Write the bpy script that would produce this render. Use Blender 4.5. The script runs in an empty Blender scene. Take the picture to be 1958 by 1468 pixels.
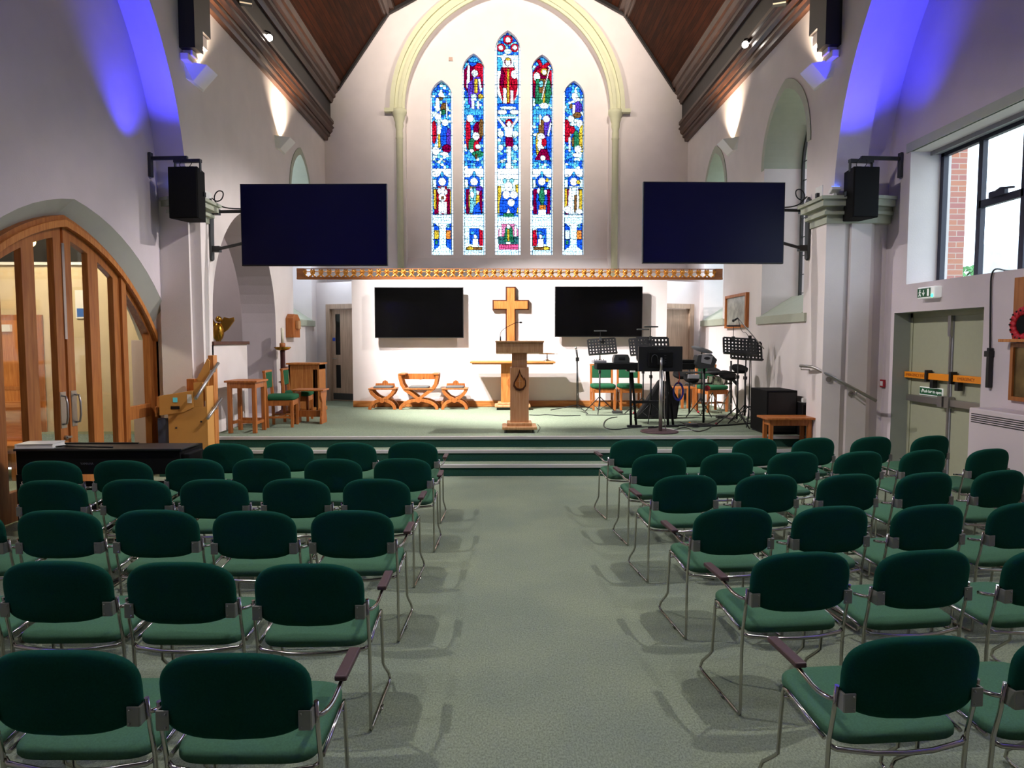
import bpy, bmesh, math, random
from mathutils import Vector, Matrix
from mathutils.geometry import tessellate_polygon
random.seed(7)
sc = bpy.context.scene
COL = sc.collection
PI = math.pi
# ------------------------------------------------------------------ camera
FPX = 1305.0; CX, CY = 979.0, 734.0; H = 1.74
PITCH = math.atan(84/FPX); YAW = math.atan(14/FPX)
Fv = Vector((math.sin(YAW)*math.cos(PITCH), math.cos(YAW)*math.cos(PITCH), -math.sin(PITCH)))
Rv = Vector((math.cos(YAW), -math.sin(YAW), 0)); Uv = Rv.cross(Fv)
def ray(px, py):
    return Fv + Rv*((px-CX)/FPX) + Uv*((CY-py)/FPX)
def PZ(px, py, z=0.0):
    d = ray(px, py); t = (z-H)/d.z
    return Vector((d.x*t, d.y*t, z))
def PY(px, py, y):
    d = ray(px, py); t = y/d.y
    return Vector((d.x*t, y, H+d.z*t))
def PX(px, py, x):
    d = ray(px, py); t = x/d.x
    return Vector((x, d.y*t, H+d.z*t))
cam = bpy.data.cameras.new('camera'); cam.sensor_width = 36; cam.lens = FPX*36/1958
cam.clip_end = 300
co = bpy.data.objects.new('camera', cam); COL.objects.link(co)
co.location = (0, 0, H)
co.matrix_world = Matrix(((Rv.x, Uv.x, -Fv.x, 0), (Rv.y, Uv.y, -Fv.y, 0), (Rv.z, Uv.z, -Fv.z, H), (0, 0, 0, 1)))
sc.camera = co
# ------------------------------------------------------------------ materials
def srgb(c):
    if isinstance(c, str):
        c = tuple(int(c[i:i+2], 16)/255 for i in (0, 2, 4))
    return tuple((x/12.92 if x <= .04045 else ((x+.055)/1.055)**2.4) for x in c) + (1,)
def mat(name, col, rough=.6, metal=0, noise=0, nscale=20, bump=0, bscale=200, spec=.5, sheen=0, coat=0, emit=None, es=0):
    m = bpy.data.materials.new(name); m.use_nodes = True
    nt = m.node_tree; b = nt.nodes['Principled BSDF']
    c = srgb(col)
    b.inputs['Base Color'].default_value = c
    b.inputs['Roughness'].default_value = rough; b.inputs['Metallic'].default_value = metal
    b.inputs['Specular IOR Level'].default_value = spec
    b.inputs['Sheen Weight'].default_value = sheen; b.inputs['Coat Weight'].default_value = coat
    tc = nt.nodes.new('ShaderNodeTexCoord')
    if noise:
        n = nt.nodes.new('ShaderNodeTexNoise'); n.inputs['Scale'].default_value = nscale; n.inputs['Detail'].default_value = 4
        nt.links.new(tc.outputs['Object'], n.inputs['Vector'])
        r = nt.nodes.new('ShaderNodeValToRGB')
        r.color_ramp.elements[0].position = .3; r.color_ramp.elements[1].position = .7
        r.color_ramp.elements[0].color = tuple(x*(1-noise) for x in c[:3])+(1,)
        r.color_ramp.elements[1].color = tuple(min(1, x*(1+noise)) for x in c[:3])+(1,)
        nt.links.new(n.outputs['Fac'], r.inputs['Fac']); nt.links.new(r.outputs['Color'], b.inputs['Base Color'])
    if bump:
        n2 = nt.nodes.new('ShaderNodeTexNoise'); n2.inputs['Scale'].default_value = bscale
        nt.links.new(tc.outputs['Object'], n2.inputs['Vector'])
        bp = nt.nodes.new('ShaderNodeBump'); bp.inputs['Strength'].default_value = bump; bp.inputs['Distance'].default_value = .01
        nt.links.new(n2.outputs['Fac'], bp.inputs['Height']); nt.links.new(bp.outputs['Normal'], b.inputs['Normal'])
    if emit:
        b.inputs['Emission Color'].default_value = srgb(emit); b.inputs['Emission Strength'].default_value = es
    return m
def wood(name, c1, c2, scale=(14, 14, 1.2), rough=.45, spec=.4):
    m = bpy.data.materials.new(name); m.use_nodes = True
    nt = m.node_tree; b = nt.nodes['Principled BSDF']
    b.inputs['Roughness'].default_value = rough; b.inputs['Specular IOR Level'].default_value = spec
    tc = nt.nodes.new('ShaderNodeTexCoord'); mp = nt.nodes.new('ShaderNodeMapping'); mp.inputs['Scale'].default_value = scale
    n = nt.nodes.new('ShaderNodeTexNoise'); n.inputs['Scale'].default_value = 3; n.inputs['Detail'].default_value = 5; n.inputs['Distortion'].default_value = .4
    r = nt.nodes.new('ShaderNodeValToRGB'); r.color_ramp.elements[0].position = .32; r.color_ramp.elements[1].position = .68
    r.color_ramp.elements[0].color = srgb(c1); r.color_ramp.elements[1].color = srgb(c2)
    nt.links.new(tc.outputs['Object'], mp.inputs['Vector']); nt.links.new(mp.outputs['Vector'], n.inputs['Vector'])
    nt.links.new(n.outputs['Fac'], r.inputs['Fac']); nt.links.new(r.outputs['Color'], b.inputs['Base Color'])
    return m
def carpet_mat(name, c, amp=.28, wear=.12):
    m = bpy.data.materials.new(name); m.use_nodes = True
    nt = m.node_tree; b = nt.nodes['Principled BSDF']; b.inputs['Roughness'].default_value = .95
    b.inputs['Specular IOR Level'].default_value = .1
    tc = nt.nodes.new('ShaderNodeTexCoord')
    mp = nt.nodes.new('ShaderNodeMapping'); mp.inputs['Scale'].default_value = (1, .55, 1)
    nt.links.new(tc.outputs['Object'], mp.inputs['Vector'])
    n = nt.nodes.new('ShaderNodeTexNoise'); n.inputs['Scale'].default_value = 130; n.inputs['Detail'].default_value = 3
    n.inputs['Roughness'].default_value = .8
    w = nt.nodes.new('ShaderNodeTexNoise'); w.inputs['Scale'].default_value = 1.3; w.inputs['Detail'].default_value = 5
    nt.links.new(mp.outputs['Vector'], n.inputs['Vector']); nt.links.new(tc.outputs['Object'], w.inputs['Vector'])
    r = nt.nodes.new('ShaderNodeValToRGB'); cc = srgb(c)
    r.color_ramp.elements[0].position = .38; r.color_ramp.elements[1].position = .62
    r.color_ramp.elements[0].color = tuple(x*(1-amp) for x in cc[:3])+(1,); r.color_ramp.elements[1].color = tuple(x*(1+amp) for x in cc[:3])+(1,)
    r2 = nt.nodes.new('ShaderNodeValToRGB'); r2.color_ramp.elements[0].position = .35; r2.color_ramp.elements[1].position = .65
    r2.color_ramp.elements[0].color = (1-wear, 1-wear, 1-wear*.7, 1); r2.color_ramp.elements[1].color = (1+wear*.5, 1+wear*.2, 1, 1)
    mx = nt.nodes.new('ShaderNodeMix'); mx.data_type = 'RGBA'; mx.blend_type = 'MULTIPLY'; mx.inputs[0].default_value = 1
    nt.links.new(n.outputs['Fac'], r.inputs['Fac']); nt.links.new(w.outputs['Fac'], r2.inputs['Fac'])
    nt.links.new(r.outputs['Color'], mx.inputs[6]); nt.links.new(r2.outputs['Color'], mx.inputs[7])
    nt.links.new(mx.outputs[2], b.inputs['Base Color'])
    bp = nt.nodes.new('ShaderNodeBump'); bp.inputs['Strength'].default_value = .5; bp.inputs['Distance'].default_value = .01
    nt.links.new(n.outputs['Fac'], bp.inputs['Height']); nt.links.new(bp.outputs['Normal'], b.inputs['Normal'])
    return m
def board_mat(name, c1, c2, pitch=.085, axis='Z'):
    m = bpy.data.materials.new(name); m.use_nodes = True
    nt = m.node_tree; b = nt.nodes['Principled BSDF']; b.inputs['Roughness'].default_value = .8; b.inputs['Specular IOR Level'].default_value = .15
    tc = nt.nodes.new('ShaderNodeTexCoord'); sp = nt.nodes.new('ShaderNodeSeparateXYZ')
    nt.links.new(tc.outputs['Object'], sp.inputs[0])
    d = nt.nodes.new('ShaderNodeMath'); d.operation = 'DIVIDE'; d.inputs[1].default_value = pitch
    nt.links.new(sp.outputs[axis], d.inputs[0])
    fl = nt.nodes.new('ShaderNodeMath'); fl.operation = 'FLOOR'; nt.links.new(d.outputs[0], fl.inputs[0])
    fr = nt.nodes.new('ShaderNodeMath'); fr.operation = 'FRACT'; nt.links.new(d.outputs[0], fr.inputs[0])
    wn = nt.nodes.new('ShaderNodeTexWhiteNoise'); wn.noise_dimensions = '1D'; nt.links.new(fl.outputs[0], wn.inputs['W'])
    mp = nt.nodes.new('ShaderNodeMapping'); mp.inputs['Scale'].default_value = (9, .8, 9)
    nt.links.new(tc.outputs['Object'], mp.inputs['Vector'])
    n = nt.nodes.new('ShaderNodeTexNoise'); n.inputs['Scale'].default_value = 2; n.inputs['Detail'].default_value = 5
    nt.links.new(mp.outputs[0], n.inputs['Vector'])
    ad = nt.nodes.new('ShaderNodeMath'); ad.operation = 'ADD'; nt.links.new(n.outputs['Fac'], ad.inputs[0])
    ms = nt.nodes.new('ShaderNodeMath'); ms.operation = 'MULTIPLY_ADD'; ms.inputs[1].default_value = .3; ms.inputs[2].default_value = -.15
    nt.links.new(wn.outputs['Value'], ms.inputs[0]); nt.links.new(ms.outputs[0], ad.inputs[1])
    r = nt.nodes.new('ShaderNodeValToRGB'); r.color_ramp.elements[0].position = .3; r.color_ramp.elements[1].position = .7
    r.color_ramp.elements[0].color = srgb(c1); r.color_ramp.elements[1].color = srgb(c2)
    nt.links.new(ad.outputs[0], r.inputs['Fac'])
    lt = nt.nodes.new('ShaderNodeMath'); lt.operation = 'GREATER_THAN'; lt.inputs[1].default_value = .1
    nt.links.new(fr.outputs[0], lt.inputs[0])
    mx = nt.nodes.new('ShaderNodeMix'); mx.data_type = 'RGBA'; mx.inputs[6].default_value = (.012, .006, .003, 1)
    nt.links.new(lt.outputs[0], mx.inputs[0]); nt.links.new(r.outputs['Color'], mx.inputs[7])
    nt.links.new(mx.outputs[2], b.inputs['Base Color'])
    return m
def glass_mat(name, tint=(1, 1, 1), gloss=.06):
    m = bpy.data.materials.new(name); m.use_nodes = True
    nt = m.node_tree; nt.nodes.remove(nt.nodes['Principled BSDF'])
    t = nt.nodes.new('ShaderNodeBsdfTransparent'); t.inputs[0].default_value = tint+(1,)
    g = nt.nodes.new('ShaderNodeBsdfGlossy'); g.inputs['Roughness'].default_value = .03
    mx = nt.nodes.new('ShaderNodeMixShader'); mx.inputs[0].default_value = gloss
    nt.links.new(t.outputs[0], mx.inputs[1]); nt.links.new(g.outputs[0], mx.inputs[2])
    nt.links.new(mx.outputs[0], nt.nodes['Material Output'].inputs[0])
    return m
M = {}
M['plaster'] = mat('wall_plaster', 'E2D9D6', .85, noise=.03, nscale=3, bump=.12, bscale=60, spec=.2)
M['plaster_cool'] = mat('aisle_plaster', 'CDC2C6', .85, noise=.03, nscale=3, bump=.12, bscale=60, spec=.2)
M['embrasure'] = mat('grey_embrasure_paint', 'B4B6AE', .8, noise=.03, nscale=5)
M['green'] = mat('sage_trim_paint', 'ACB19E', .6, noise=.03, nscale=8)
M['cream'] = mat('cream_stone_paint', 'CFCFAE', .65, noise=.03, nscale=8)
M['grey_reveal'] = mat('grey_green_reveal_paint', '9DA39A', .8, noise=.03, nscale=5)
M['carpet'] = carpet_mat('sage_carpet', '88947F')
M['carpet2'] = carpet_mat('platform_carpet', '84917C', wear=.06)
M['riser'] = mat('riser_carpet', '1D4A3C', .95, noise=.2, nscale=90)
M['alu'] = mat('aluminium_nosing', 'D6D2D2', .5, .55)
M['boards'] = board_mat('roof_boards', '2C1408', '48220E')
M['dark_wood'] = wood('dark_roof_timber', '180C06', '2A170D', (8, 1, 8))
M['mould_wood'] = wood('roof_moulding_wood', '2E1A10', '4E3020', (8, 1, 8), .35)
M['black_wood'] = wood('black_timber', '070403', '100806', (8, 8, 1))
M['oak'] = wood('golden_oak', 'A9622A', 'C68546')
M['oak_x'] = wood('golden_oak_crosswise', 'A9622A', 'C68546', (1.2, 14, 14))
M['oak_door'] = wood('oak_door_joinery', '8C5024', 'AA6C36', (10, 10, .8))
M['oak_pale'] = wood('pale_oak', 'B48256', 'CCA074')
M['beech'] = wood('beech_panel', 'B87E54', 'CC9A70', (18, 18, 1))
M['chairwood'] = wood('orange_chair_wood', '94501F', 'B87036')
M['liftwood'] = mat('lift_tan_panel', 'C9924C', .5, noise=.04, nscale=3)
M['vdoor'] = wood('greyed_oak_veneer', 'A08A76', 'BEA48E', (16, 16, .8))
M['dkoak'] = wood('dark_stained_edge', '3A1A0C', '56290F')
M['gilt'] = mat('gilded_carving', 'D9943E', .32, .65, noise=.15, nscale=30)
M['giltwood'] = wood('carved_beam_wood', '6E3D18', '93582A', (1, 8, 8))
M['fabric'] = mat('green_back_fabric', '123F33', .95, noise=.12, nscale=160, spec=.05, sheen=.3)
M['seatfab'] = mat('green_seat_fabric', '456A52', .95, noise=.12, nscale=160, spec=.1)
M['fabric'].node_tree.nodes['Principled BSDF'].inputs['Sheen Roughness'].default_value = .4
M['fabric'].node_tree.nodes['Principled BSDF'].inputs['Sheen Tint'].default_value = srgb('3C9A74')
M['fabric2'] = mat('bottle_green_fabric', '285A3E', .95, noise=.1, nscale=120, spec=.1)
M['greycush'] = mat('grey_cushion', '5C5E5C', .9, noise=.1, nscale=90)
M['chrome'] = mat('chrome_tube', 'B9B4AE', .14, 1)
M['steel'] = mat('brushed_steel', 'A8A4A0', .32, .9)
M['plate'] = mat('grey_plate', '84847E', .4, .3)
M['arm'] = mat('plum_armrest', '4A3436', .55, noise=.05)
M['black'] = mat('black_plastic', '0E0E10', .45)
M['blackm'] = mat('black_matt', '0A0A0B', .8, spec=.2)
M['blackg'] = mat('black_gloss', '060608', .16)
M['screen'] = mat('screen_reflection_tint', '06062A', .35, spec=.18)  # navy base stands in for blue reflected in a black panel
M['screen2'] = mat('black_screen_glass', '030303', .12, spec=.4)
M['dgrey'] = mat('dark_grey_metal', '3A3C3C', .5, .3)
M['mgrey'] = mat('mid_grey_plastic', '8C8C90', .5)
M['white'] = mat('white_plastic', 'E4E4E0', .5)
M['paper'] = mat('white_paper', 'F2F0EA', .8)
M['green_door'] = mat('sage_door_paint', '9C9E86', .5, noise=.02)
M['orange'] = mat('orange_bar', 'E58A14', .5)
M['signgreen'] = mat('sign_green', '1E5A38', .5)
M['signwhite'] = mat('sign_white', 'F0F2EE', .5, emit='F0F2EE', es=.25)
M['red'] = mat('poppy_red', 'B41022', .6, noise=.3, nscale=60)
M['redp'] = mat('red_plastic', '9A1C2A', .5)
M['blue'] = mat('blue_cable', '16208C', .5)
M['brass'] = mat('polished_brass', 'B08030', .25, 1)
M['silver'] = mat('silver_plate', 'D8D8D8', .15, 1)
M['candle'] = mat('candle_wax', 'E6DFC8', .5)
M['plumwood'] = wood('dark_red_stand_wood', '34100E', '521F18')
M['picture'] = mat('faded_print', '9A9C94', .3, noise=.35, nscale=9)
M['brick'] = None
M['glass'] = glass_mat('clear_glass')
M['navy'] = mat('navy_panel', '3C4458', .6)
M['heater'] = mat('white_heater_steel', 'D8CCCE', .45)
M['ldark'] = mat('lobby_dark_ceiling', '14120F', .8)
M['teal'] = mat('teal_display', '4AA0A8', .3, emit='4AA0A8', es=.4)
def brick_mat():
    m = bpy.data.materials.new('red_brick'); m.use_nodes = True; nt = m.node_tree; b = nt.nodes['Principled BSDF']
    tc = nt.nodes.new('ShaderNodeTexCoord'); mp = nt.nodes.new('ShaderNodeMapping'); mp.inputs['Rotation'].default_value = (PI/2, 0, 0)
    br = nt.nodes.new('ShaderNodeTexBrick'); br.inputs['Scale'].default_value = 1
    br.inputs['Brick Width'].default_value = .22; br.inputs['Row Height'].default_value = .075; br.inputs['Mortar Size'].default_value = .006
    br.inputs['Color1'].default_value = srgb('B5785E'); br.inputs['Color2'].default_value = srgb('A56A66'); br.inputs['Mortar'].default_value = srgb('B8A69A')
    nt.links.new(tc.outputs['Object'], mp.inputs[0]); nt.links.new(mp.outputs[0], br.inputs[0]); nt.links.new(br.outputs[0], b.inputs['Base Color'])
    b.inputs['Roughness'].default_value = .9
    return m
M['brick'] = brick_mat()
# ------------------------------------------------------------------ mesh helper
class MB:
    def __init__(s): s.v = []; s.f = []; s.mi = []; s.sm = []
    def add(s, vs, fs, mi=0, smooth=False, mtx=None):
        n = len(s.v)
        s.v += [tuple(mtx @ Vector(p)) if mtx else tuple(p) for p in vs]
        for f in fs:
            s.f.append([i+n for i in f]); s.mi.append(mi); s.sm.append(smooth)
        return s
    def box(s, x0, x1, y0, y1, z0, z1, mi=0, mtx=None):
        x0, x1 = min(x0, x1), max(x0, x1); y0, y1 = min(y0, y1), max(y0, y1); z0, z1 = min(z0, z1), max(z0, z1)
        v = [(x0,y0,z0),(x1,y0,z0),(x1,y1,z0),(x0,y1,z0),(x0,y0,z1),(x1,y0,z1),(x1,y1,z1),(x0,y1,z1)]
        return s.add(v, [(0,3,2,1),(4,5,6,7),(0,1,5,4),(1,2,6,5),(2,3,7,6),(3,0,4,7)], mi, False, mtx)
    def prism(s, pts, to3, t0, t1, mi=0, smooth=False):
        n = len(pts)
        a = sum(pts[i][0]*pts[(i+1)%n][1]-pts[(i+1)%n][0]*pts[i][1] for i in range(n))
        v = [to3(u, w, t0) for u, w in pts] + [to3(u, w, t1) for u, w in pts]
        base = len(s.v); s.v += [tuple(p) for p in v]
        tris = tessellate_polygon([[Vector((u, w, 0)) for u, w in pts]])
        for t in tris:
            s.f.append([base+i for i in t]); s.mi.append(mi); s.sm.append(False)
            s.f.append([base+n+i for i in reversed(t)]); s.mi.append(mi); s.sm.append(False)
        for i in range(n):
            j = (i+1) % n
            s.f.append([base+i, base+j, base+n+j, base+n+i]); s.mi.append(mi); s.sm.append(smooth)
        return s
    def slab(s, loops, to3, t0, t1, mi=0, side_mi=None):
        if side_mi is None: side_mi = [mi]*len(loops)
        flat = [p for l in loops for p in l]; n = len(flat); base = len(s.v)
        s.v += [tuple(to3(u, w, t0)) for u, w in flat] + [tuple(to3(u, w, t1)) for u, w in flat]
        tris = tessellate_polygon([[Vector((u, w, 0)) for u, w in l] for l in loops])
        for t in tris:
            s.f.append([base+i for i in t]); s.mi.append(mi); s.sm.append(False)
            s.f.append([base+n+i for i in reversed(t)]); s.mi.append(mi); s.sm.append(False)
        o = 0
        for l, m2 in zip(loops, side_mi):
            k = len(l)
            for i in range(k):
                j = (i+1) % k
                s.f.append([base+o+i, base+o+j, base+n+o+j, base+n+o+i]); s.mi.append(m2); s.sm.append(False)
            o += k
        return s
    def tube(s, path, r, n=8, mi=0, closed=False, smooth_path=0, mtx=None):
        P = [Vector(p) for p in path]
        if smooth_path:
            for _ in range(smooth_path):
                Q = [P[0]] if not closed else []
                L = len(P)
                for i in range(L-1 if not closed else L):
                    a, b = P[i], P[(i+1) % L]
                    if not closed and i == 0: Q.append(a*.25+b*.75) if L > 2 else None
                    elif not closed and i == L-2: Q.append(a*.75+b*.25)
                    else: Q += [a*.75+b*.25, a*.25+b*.75]
                if not closed: Q.append(P[-1])
                P = Q
        L = len(P); rr = r if isinstance(r, (list, tuple)) else [r]*L
        if len(rr) != L: rr = [rr[0]+(rr[-1]-rr[0])*i/(L-1) for i in range(L)]
        tans = []
        for i in range(L):
            if closed: t = P[(i+1) % L]-P[i-1]
            else: t = P[min(i+1, L-1)]-P[max(i-1, 0)]
            tans.append(t.normalized() if t.length > 1e-9 else Vector((0, 0, 1)))
        up = Vector((0, 0, 1)) if abs(tans[0].z) < .9 else Vector((1, 0, 0))
        nrm = (up - tans[0]*up.dot(tans[0])).normalized()
        rings = []
        for i in range(L):
            t = tans[i]; nrm = nrm - t*nrm.dot(t)
            nrm = nrm.normalized() if nrm.length > 1e-6 else t.orthogonal().normalized()
            b = t.cross(nrm)
            rings.append([P[i] + (nrm*math.cos(2*PI*k/n)+b*math.sin(2*PI*k/n))*rr[i] for k in range(n)])
        v = [p for ring in rings for p in ring]; f = []
        for i in range(L if closed else L-1):
            a = i*n; c = ((i+1) % L)*n
            for k in range(n): f.append((a+k, a+(k+1)%n, c+(k+1)%n, c+k))
        s.add(v, f, mi, True, mtx)
        if not closed:
            base = len(s.v)-len(v)
            s.f.append([base+k for k in range(n)][::-1]); s.mi.append(mi); s.sm.append(False)
            s.f.append([base+(L-1)*n+k for k in range(n)]); s.mi.append(mi); s.sm.append(False)
        return s
    def lathe(s, prof, n=20, c=(0, 0, 0), mi=0, mtx=None, smooth=True, caps=True):
        v = []; f = []
        for r, z in prof:
            for k in range(n): v.append((c[0]+r*math.cos(2*PI*k/n), c[1]+r*math.sin(2*PI*k/n), c[2]+z))
        for i in range(len(prof)-1):
            for k in range(n): f.append((i*n+k, i*n+(k+1)%n, (i+1)*n+(k+1)%n, (i+1)*n+k))
        base = len(s.v); s.add(v, f, mi, smooth, mtx)
        if caps:
            s.f.append([base+k for k in range(n)][::-1]); s.mi.append(mi); s.sm.append(False)
            s.f.append([base+(len(prof)-1)*n+k for k in range(n)]); s.mi.append(mi); s.sm.append(False)
        return s
    def ball(s, c, r, n=12, m=8, mi=0, sc3=(1, 1, 1), mtx=None):
        prof = [(max(1e-4, math.sin(PI*i/m))*r, -math.cos(PI*i/m)*r) for i in range(m+1)]
        T = Matrix.Translation(c) @ Matrix.Diagonal((*sc3, 1))
        if mtx: T = mtx @ T
        return s.lathe(prof, n, (0, 0, 0), mi, T)
    def ribbon(s, path2, w, t0, t1, to3, mi=0, closed=False):
        """flat board of width w bent along a 2D path, thickness t0..t1"""
        L = len(path2); l = []; r = []
        ww = w if isinstance(w, (list, tuple)) else [w]*L
        for i in range(L):
            a = Vector(path2[max(i-1, 0)]); b = Vector(path2[min(i+1, L-1)]); d = (b-a).normalized(); nn = Vector((-d.y, d.x))
            p = Vector(path2[i]); l.append(tuple(p+nn*ww[i]/2)); r.append(tuple(p-nn*ww[i]/2))
        return s.prism(l+r[::-1], to3, t0, t1, mi)
    def cushion(s, a, b, th, nx=8, n_up=2.6, n_dn=5, mi=0, mtx=None, bulge=.35, N=44):
        """puffy pad in local XY outline (a,b half sizes), thickness th along z"""
        ring = []
        for k in range(N):
            t = 2*PI*k/N; ex = 2/(n_up if math.sin(t) >= 0 else n_dn)
            ring.append((a*math.copysign(abs(math.cos(t))**ex, math.cos(t)), b*math.copysign(abs(math.sin(t))**ex, math.sin(t))))
        lv = [(0.0, 1), (.5, .985), (.78, .93), (.92, .8), (.98, .58), (1, .3), (1, -.3), (.98, -.58), (.92, -.8), (.78, -.93), (.5, -.985), (0, -1)]
        v = []; f = []
        for sct, h in lv:
            for (x, y) in ring: v.append((x*max(sct, .001), y*max(sct, .001), h*th/2))
        for i in range(len(lv)-1):
            for k in range(N): f.append((i*N+k, (i+1)*N+k, (i+1)*N+(k+1)%N, i*N+(k+1)%N))
        return s.add(v, f, mi, True, mtx)
    def build(s, name, mats, parent=None, loc=None, bevel=0, origin=None, fixn=True):
        if origin is not None:
            o = Vector(origin); s.v = [(p[0]-o.x, p[1]-o.y, p[2]-o.z) for p in s.v]; loc = o
        me = bpy.data.meshes.new(name); me.from_pydata(s.v, [], s.f)
        if not isinstance(mats, (list, tuple)): mats = [mats]
        for m in mats: me.materials.append(M[m] if isinstance(m, str) else m)
        me.polygons.foreach_set('material_index', s.mi); me.polygons.foreach_set('use_smooth', s.sm)
        if fixn:
            bm = bmesh.new(); bm.from_mesh(me); bmesh.ops.recalc_face_normals(bm, faces=bm.faces); bm.to_mesh(me); bm.free()
        me.update()
        ob = bpy.data.objects.new(name, me); COL.objects.link(ob)
        if parent: ob.parent = parent
        if loc is not None: ob.location = loc
        if bevel:
            md = ob.modifiers.new('bevel', 'BEVEL'); md.width = bevel; md.segments = 2; md.limit_method = 'ANGLE'; md.angle_limit = math.radians(50)
        return ob
def tag(o, label=None, cat=None, group=None, kind=None):
    if label: o['label'] = label
    if cat: o['category'] = cat
    if group: o['group'] = group
    if kind: o['kind'] = kind
    return o
def thing(name, label, cat, loc=(0, 0, 0), rz=0, group=None):
    o = bpy.data.objects.new(name, None); COL.objects.link(o); o.empty_display_size = .1
    o.location = loc; o.rotation_euler = (0, 0, rz)
    return tag(o, label, cat, group)
def struct(o): o['kind'] = 'structure'; return o
def sthing(name, loc=(0, 0, 0), label=None):
    o = bpy.data.objects.new(name, None); COL.objects.link(o); o.location = loc; o['kind'] = 'structure'
    if label: o['label'] = label
    return o
def text(name, body, size, m, mtx, parent=None, ext=.0006, shear=0, space=1, align='CENTER'):
    c = bpy.data.curves.new(name, 'FONT'); c.body = body; c.size = size; c.extrude = ext; c.align_x = align; c.align_y = 'CENTER'; c.shear = shear
    c.space_character = space
    o = bpy.data.objects.new('tmp', c); COL.objects.link(o)
    dg = bpy.context.evaluated_depsgraph_get(); me = bpy.data.meshes.new_from_object(o.evaluated_get(dg))
    bpy.data.objects.remove(o); me.materials.clear(); me.materials.append(M[m])
    ob = bpy.data.objects.new(name, me); COL.objects.link(ob); ob.matrix_local = mtx
    if parent: ob.parent = parent
    return ob
def light(name, kind, loc, energy, color=(1, 1, 1), target=None, size=.2, spot=60, blend=.5, sy=None):
    l = bpy.data.lights.new(name, kind); l.energy = energy; l.color = color
    if kind == 'AREA':
        l.size = size
        if sy: l.shape = 'RECTANGLE'; l.size_y = sy
    elif kind == 'SPOT': l.spot_size = math.radians(spot); l.spot_blend = blend; l.shadow_soft_size = size
    else: l.shadow_soft_size = size
    o = bpy.data.objects.new(name, l); COL.objects.link(o); o.location = loc
    if target is not None:
        o.rotation_euler = (Vector(target)-Vector(loc)).to_track_quat('-Z', 'Y').to_euler()
    return o
def pointed(c, a, v0, spring, rise, n=14):
    R = (a*a+rise*rise)/(2*a); pts = [(c-a, v0)]
    cxl = c-a+R; t1 = math.acos(max(-1, min(1, (R-a)/R)))
    for i in range(n+1):
        t = t1*i/n; pts.append((cxl-R*math.cos(t), spring+R*math.sin(t)))
    for i in range(n-1, -1, -1):
        t = t1*i/n; pts.append((2*c-(cxl-R*math.cos(t)), spring+R*math.sin(t)))
    pts.append((c+a, v0)); return pts
XL, XR = -4.1, 4.2       # nave wall planes
OL, OR_ = -4.47, 4.93    # outer (aisle) wall planes
YB = 15.9; FH = .42; YP = 9.27
AC = .05
def lowarch(c, a, v0, spring, rise, sag, n=12):
    """pointed arch whose sides leave the springing at an angle; sag = bulge of each side as a fraction of its chord"""
    L = math.hypot(a, rise); R = (L/2)**2/(2*sag*L)+sag*L/2; mx, my = -a/2, rise/2
    nx_, ny_ = -rise/L, a/L; cx_, cy_ = mx-nx_*(R-sag*L), my-ny_*(R-sag*L)
    a0 = math.atan2(0-cy_, -a-cx_); a1 = math.atan2(rise-cy_, 0-cx_)
    if a0 < 0: a0 += 2*PI
    h = [(cx_+R*math.cos(a0+(a1-a0)*i/n), cy_+R*math.sin(a0+(a1-a0)*i/n)) for i in range(n+1)]
    l = [(c+x, spring+y) for x, y in h]; r = [(c-x, spring+y) for x, y in h[:-1]][::-1]
    return [(c-a, v0)]+l+r+[(c+a, v0)]
yz = lambda u, w, t: (t, u, w)     # plane x = const
xz = lambda u, w, t: (u, t, w)     # plane y = const
# ------------------------------------------------------------------ shell
YR = -5.0
struct(MB().box(-9, 6.5, YR-.3, 9.2, -.3, 0).build('floor', 'carpet'))
# platform with two lower steps
b = MB(); b.box(XL-.3, XR+.3, YP, 16.4, .0, FH-.002, 0)
struct(b.build('floor', 'carpet2'))
b = MB(); b.box(XL-.3, XR+.35, 8.67, 8.97, 0, .14); b.box(XL-.3, XR+.35, 8.97, YP, 0, .28)
struct(b.build('floor', 'carpet2'))
b = MB()
for y, z in ((8.67, .14), (8.97, .28), (YP, .42)): b.box(XL-.3, XR+.1, y-.012, y, z-.14, z-.03)
struct(b.build('trim_1', 'riser'))
b = MB()
for y, z in ((8.67, .14), (8.97, .28), (YP, .42)):
    b.box(XL-.0, XR+.05, y-.03, y+.035, z-.004, z+.006); b.box(XL, XR+.05, y-.032, y-.024, z-.03, z+.006)
struct(b.build('trim_2', 'alu'))

# --- left nave wall, arch slab (Y<9.05) + chancel wall (Y>9.05)
RARCH = 3.3
def nave_arch(y1, a, spring, dr=0):
    c = y1-a; rise = math.sqrt((RARCH+dr)**2-(RARCH+dr-a)**2)
    return pointed(c, a, -.01, spring, rise, 24)
hL = nave_arch(9.0, 2.9, 3.5)
outer = [(YR, -.01), hL[0]] + hL[1:-1] + [hL[-1], (9.05, -.01), (9.05, 7.3), (YR, 7.3)]
b = MB().prism(outer, yz, XL, OL-.02)
struct(b.build('wall_left', 'plaster'))
pa = pointed(10.99, 1.32, FH, 2.05, 1.72)
win2 = pointed(14.0, .64, 2.15, 4.6, .85)
outer = [(9.05, -.01), (16.2, -.01), (16.2, 6.45), (9.05, 6.45)]
b = MB().slab([outer, pa, win2], yz, XL, XL-.6, 0, [0, 2, 1]); o = struct(b.build('wall_left', ['plaster', 'green', 'plaster_cool']))
for p in o.data.polygons:
    if p.material_index == 1 and p.center.z < 4.55 and abs(p.normal.y) > .9: p.material_index = 0
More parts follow.
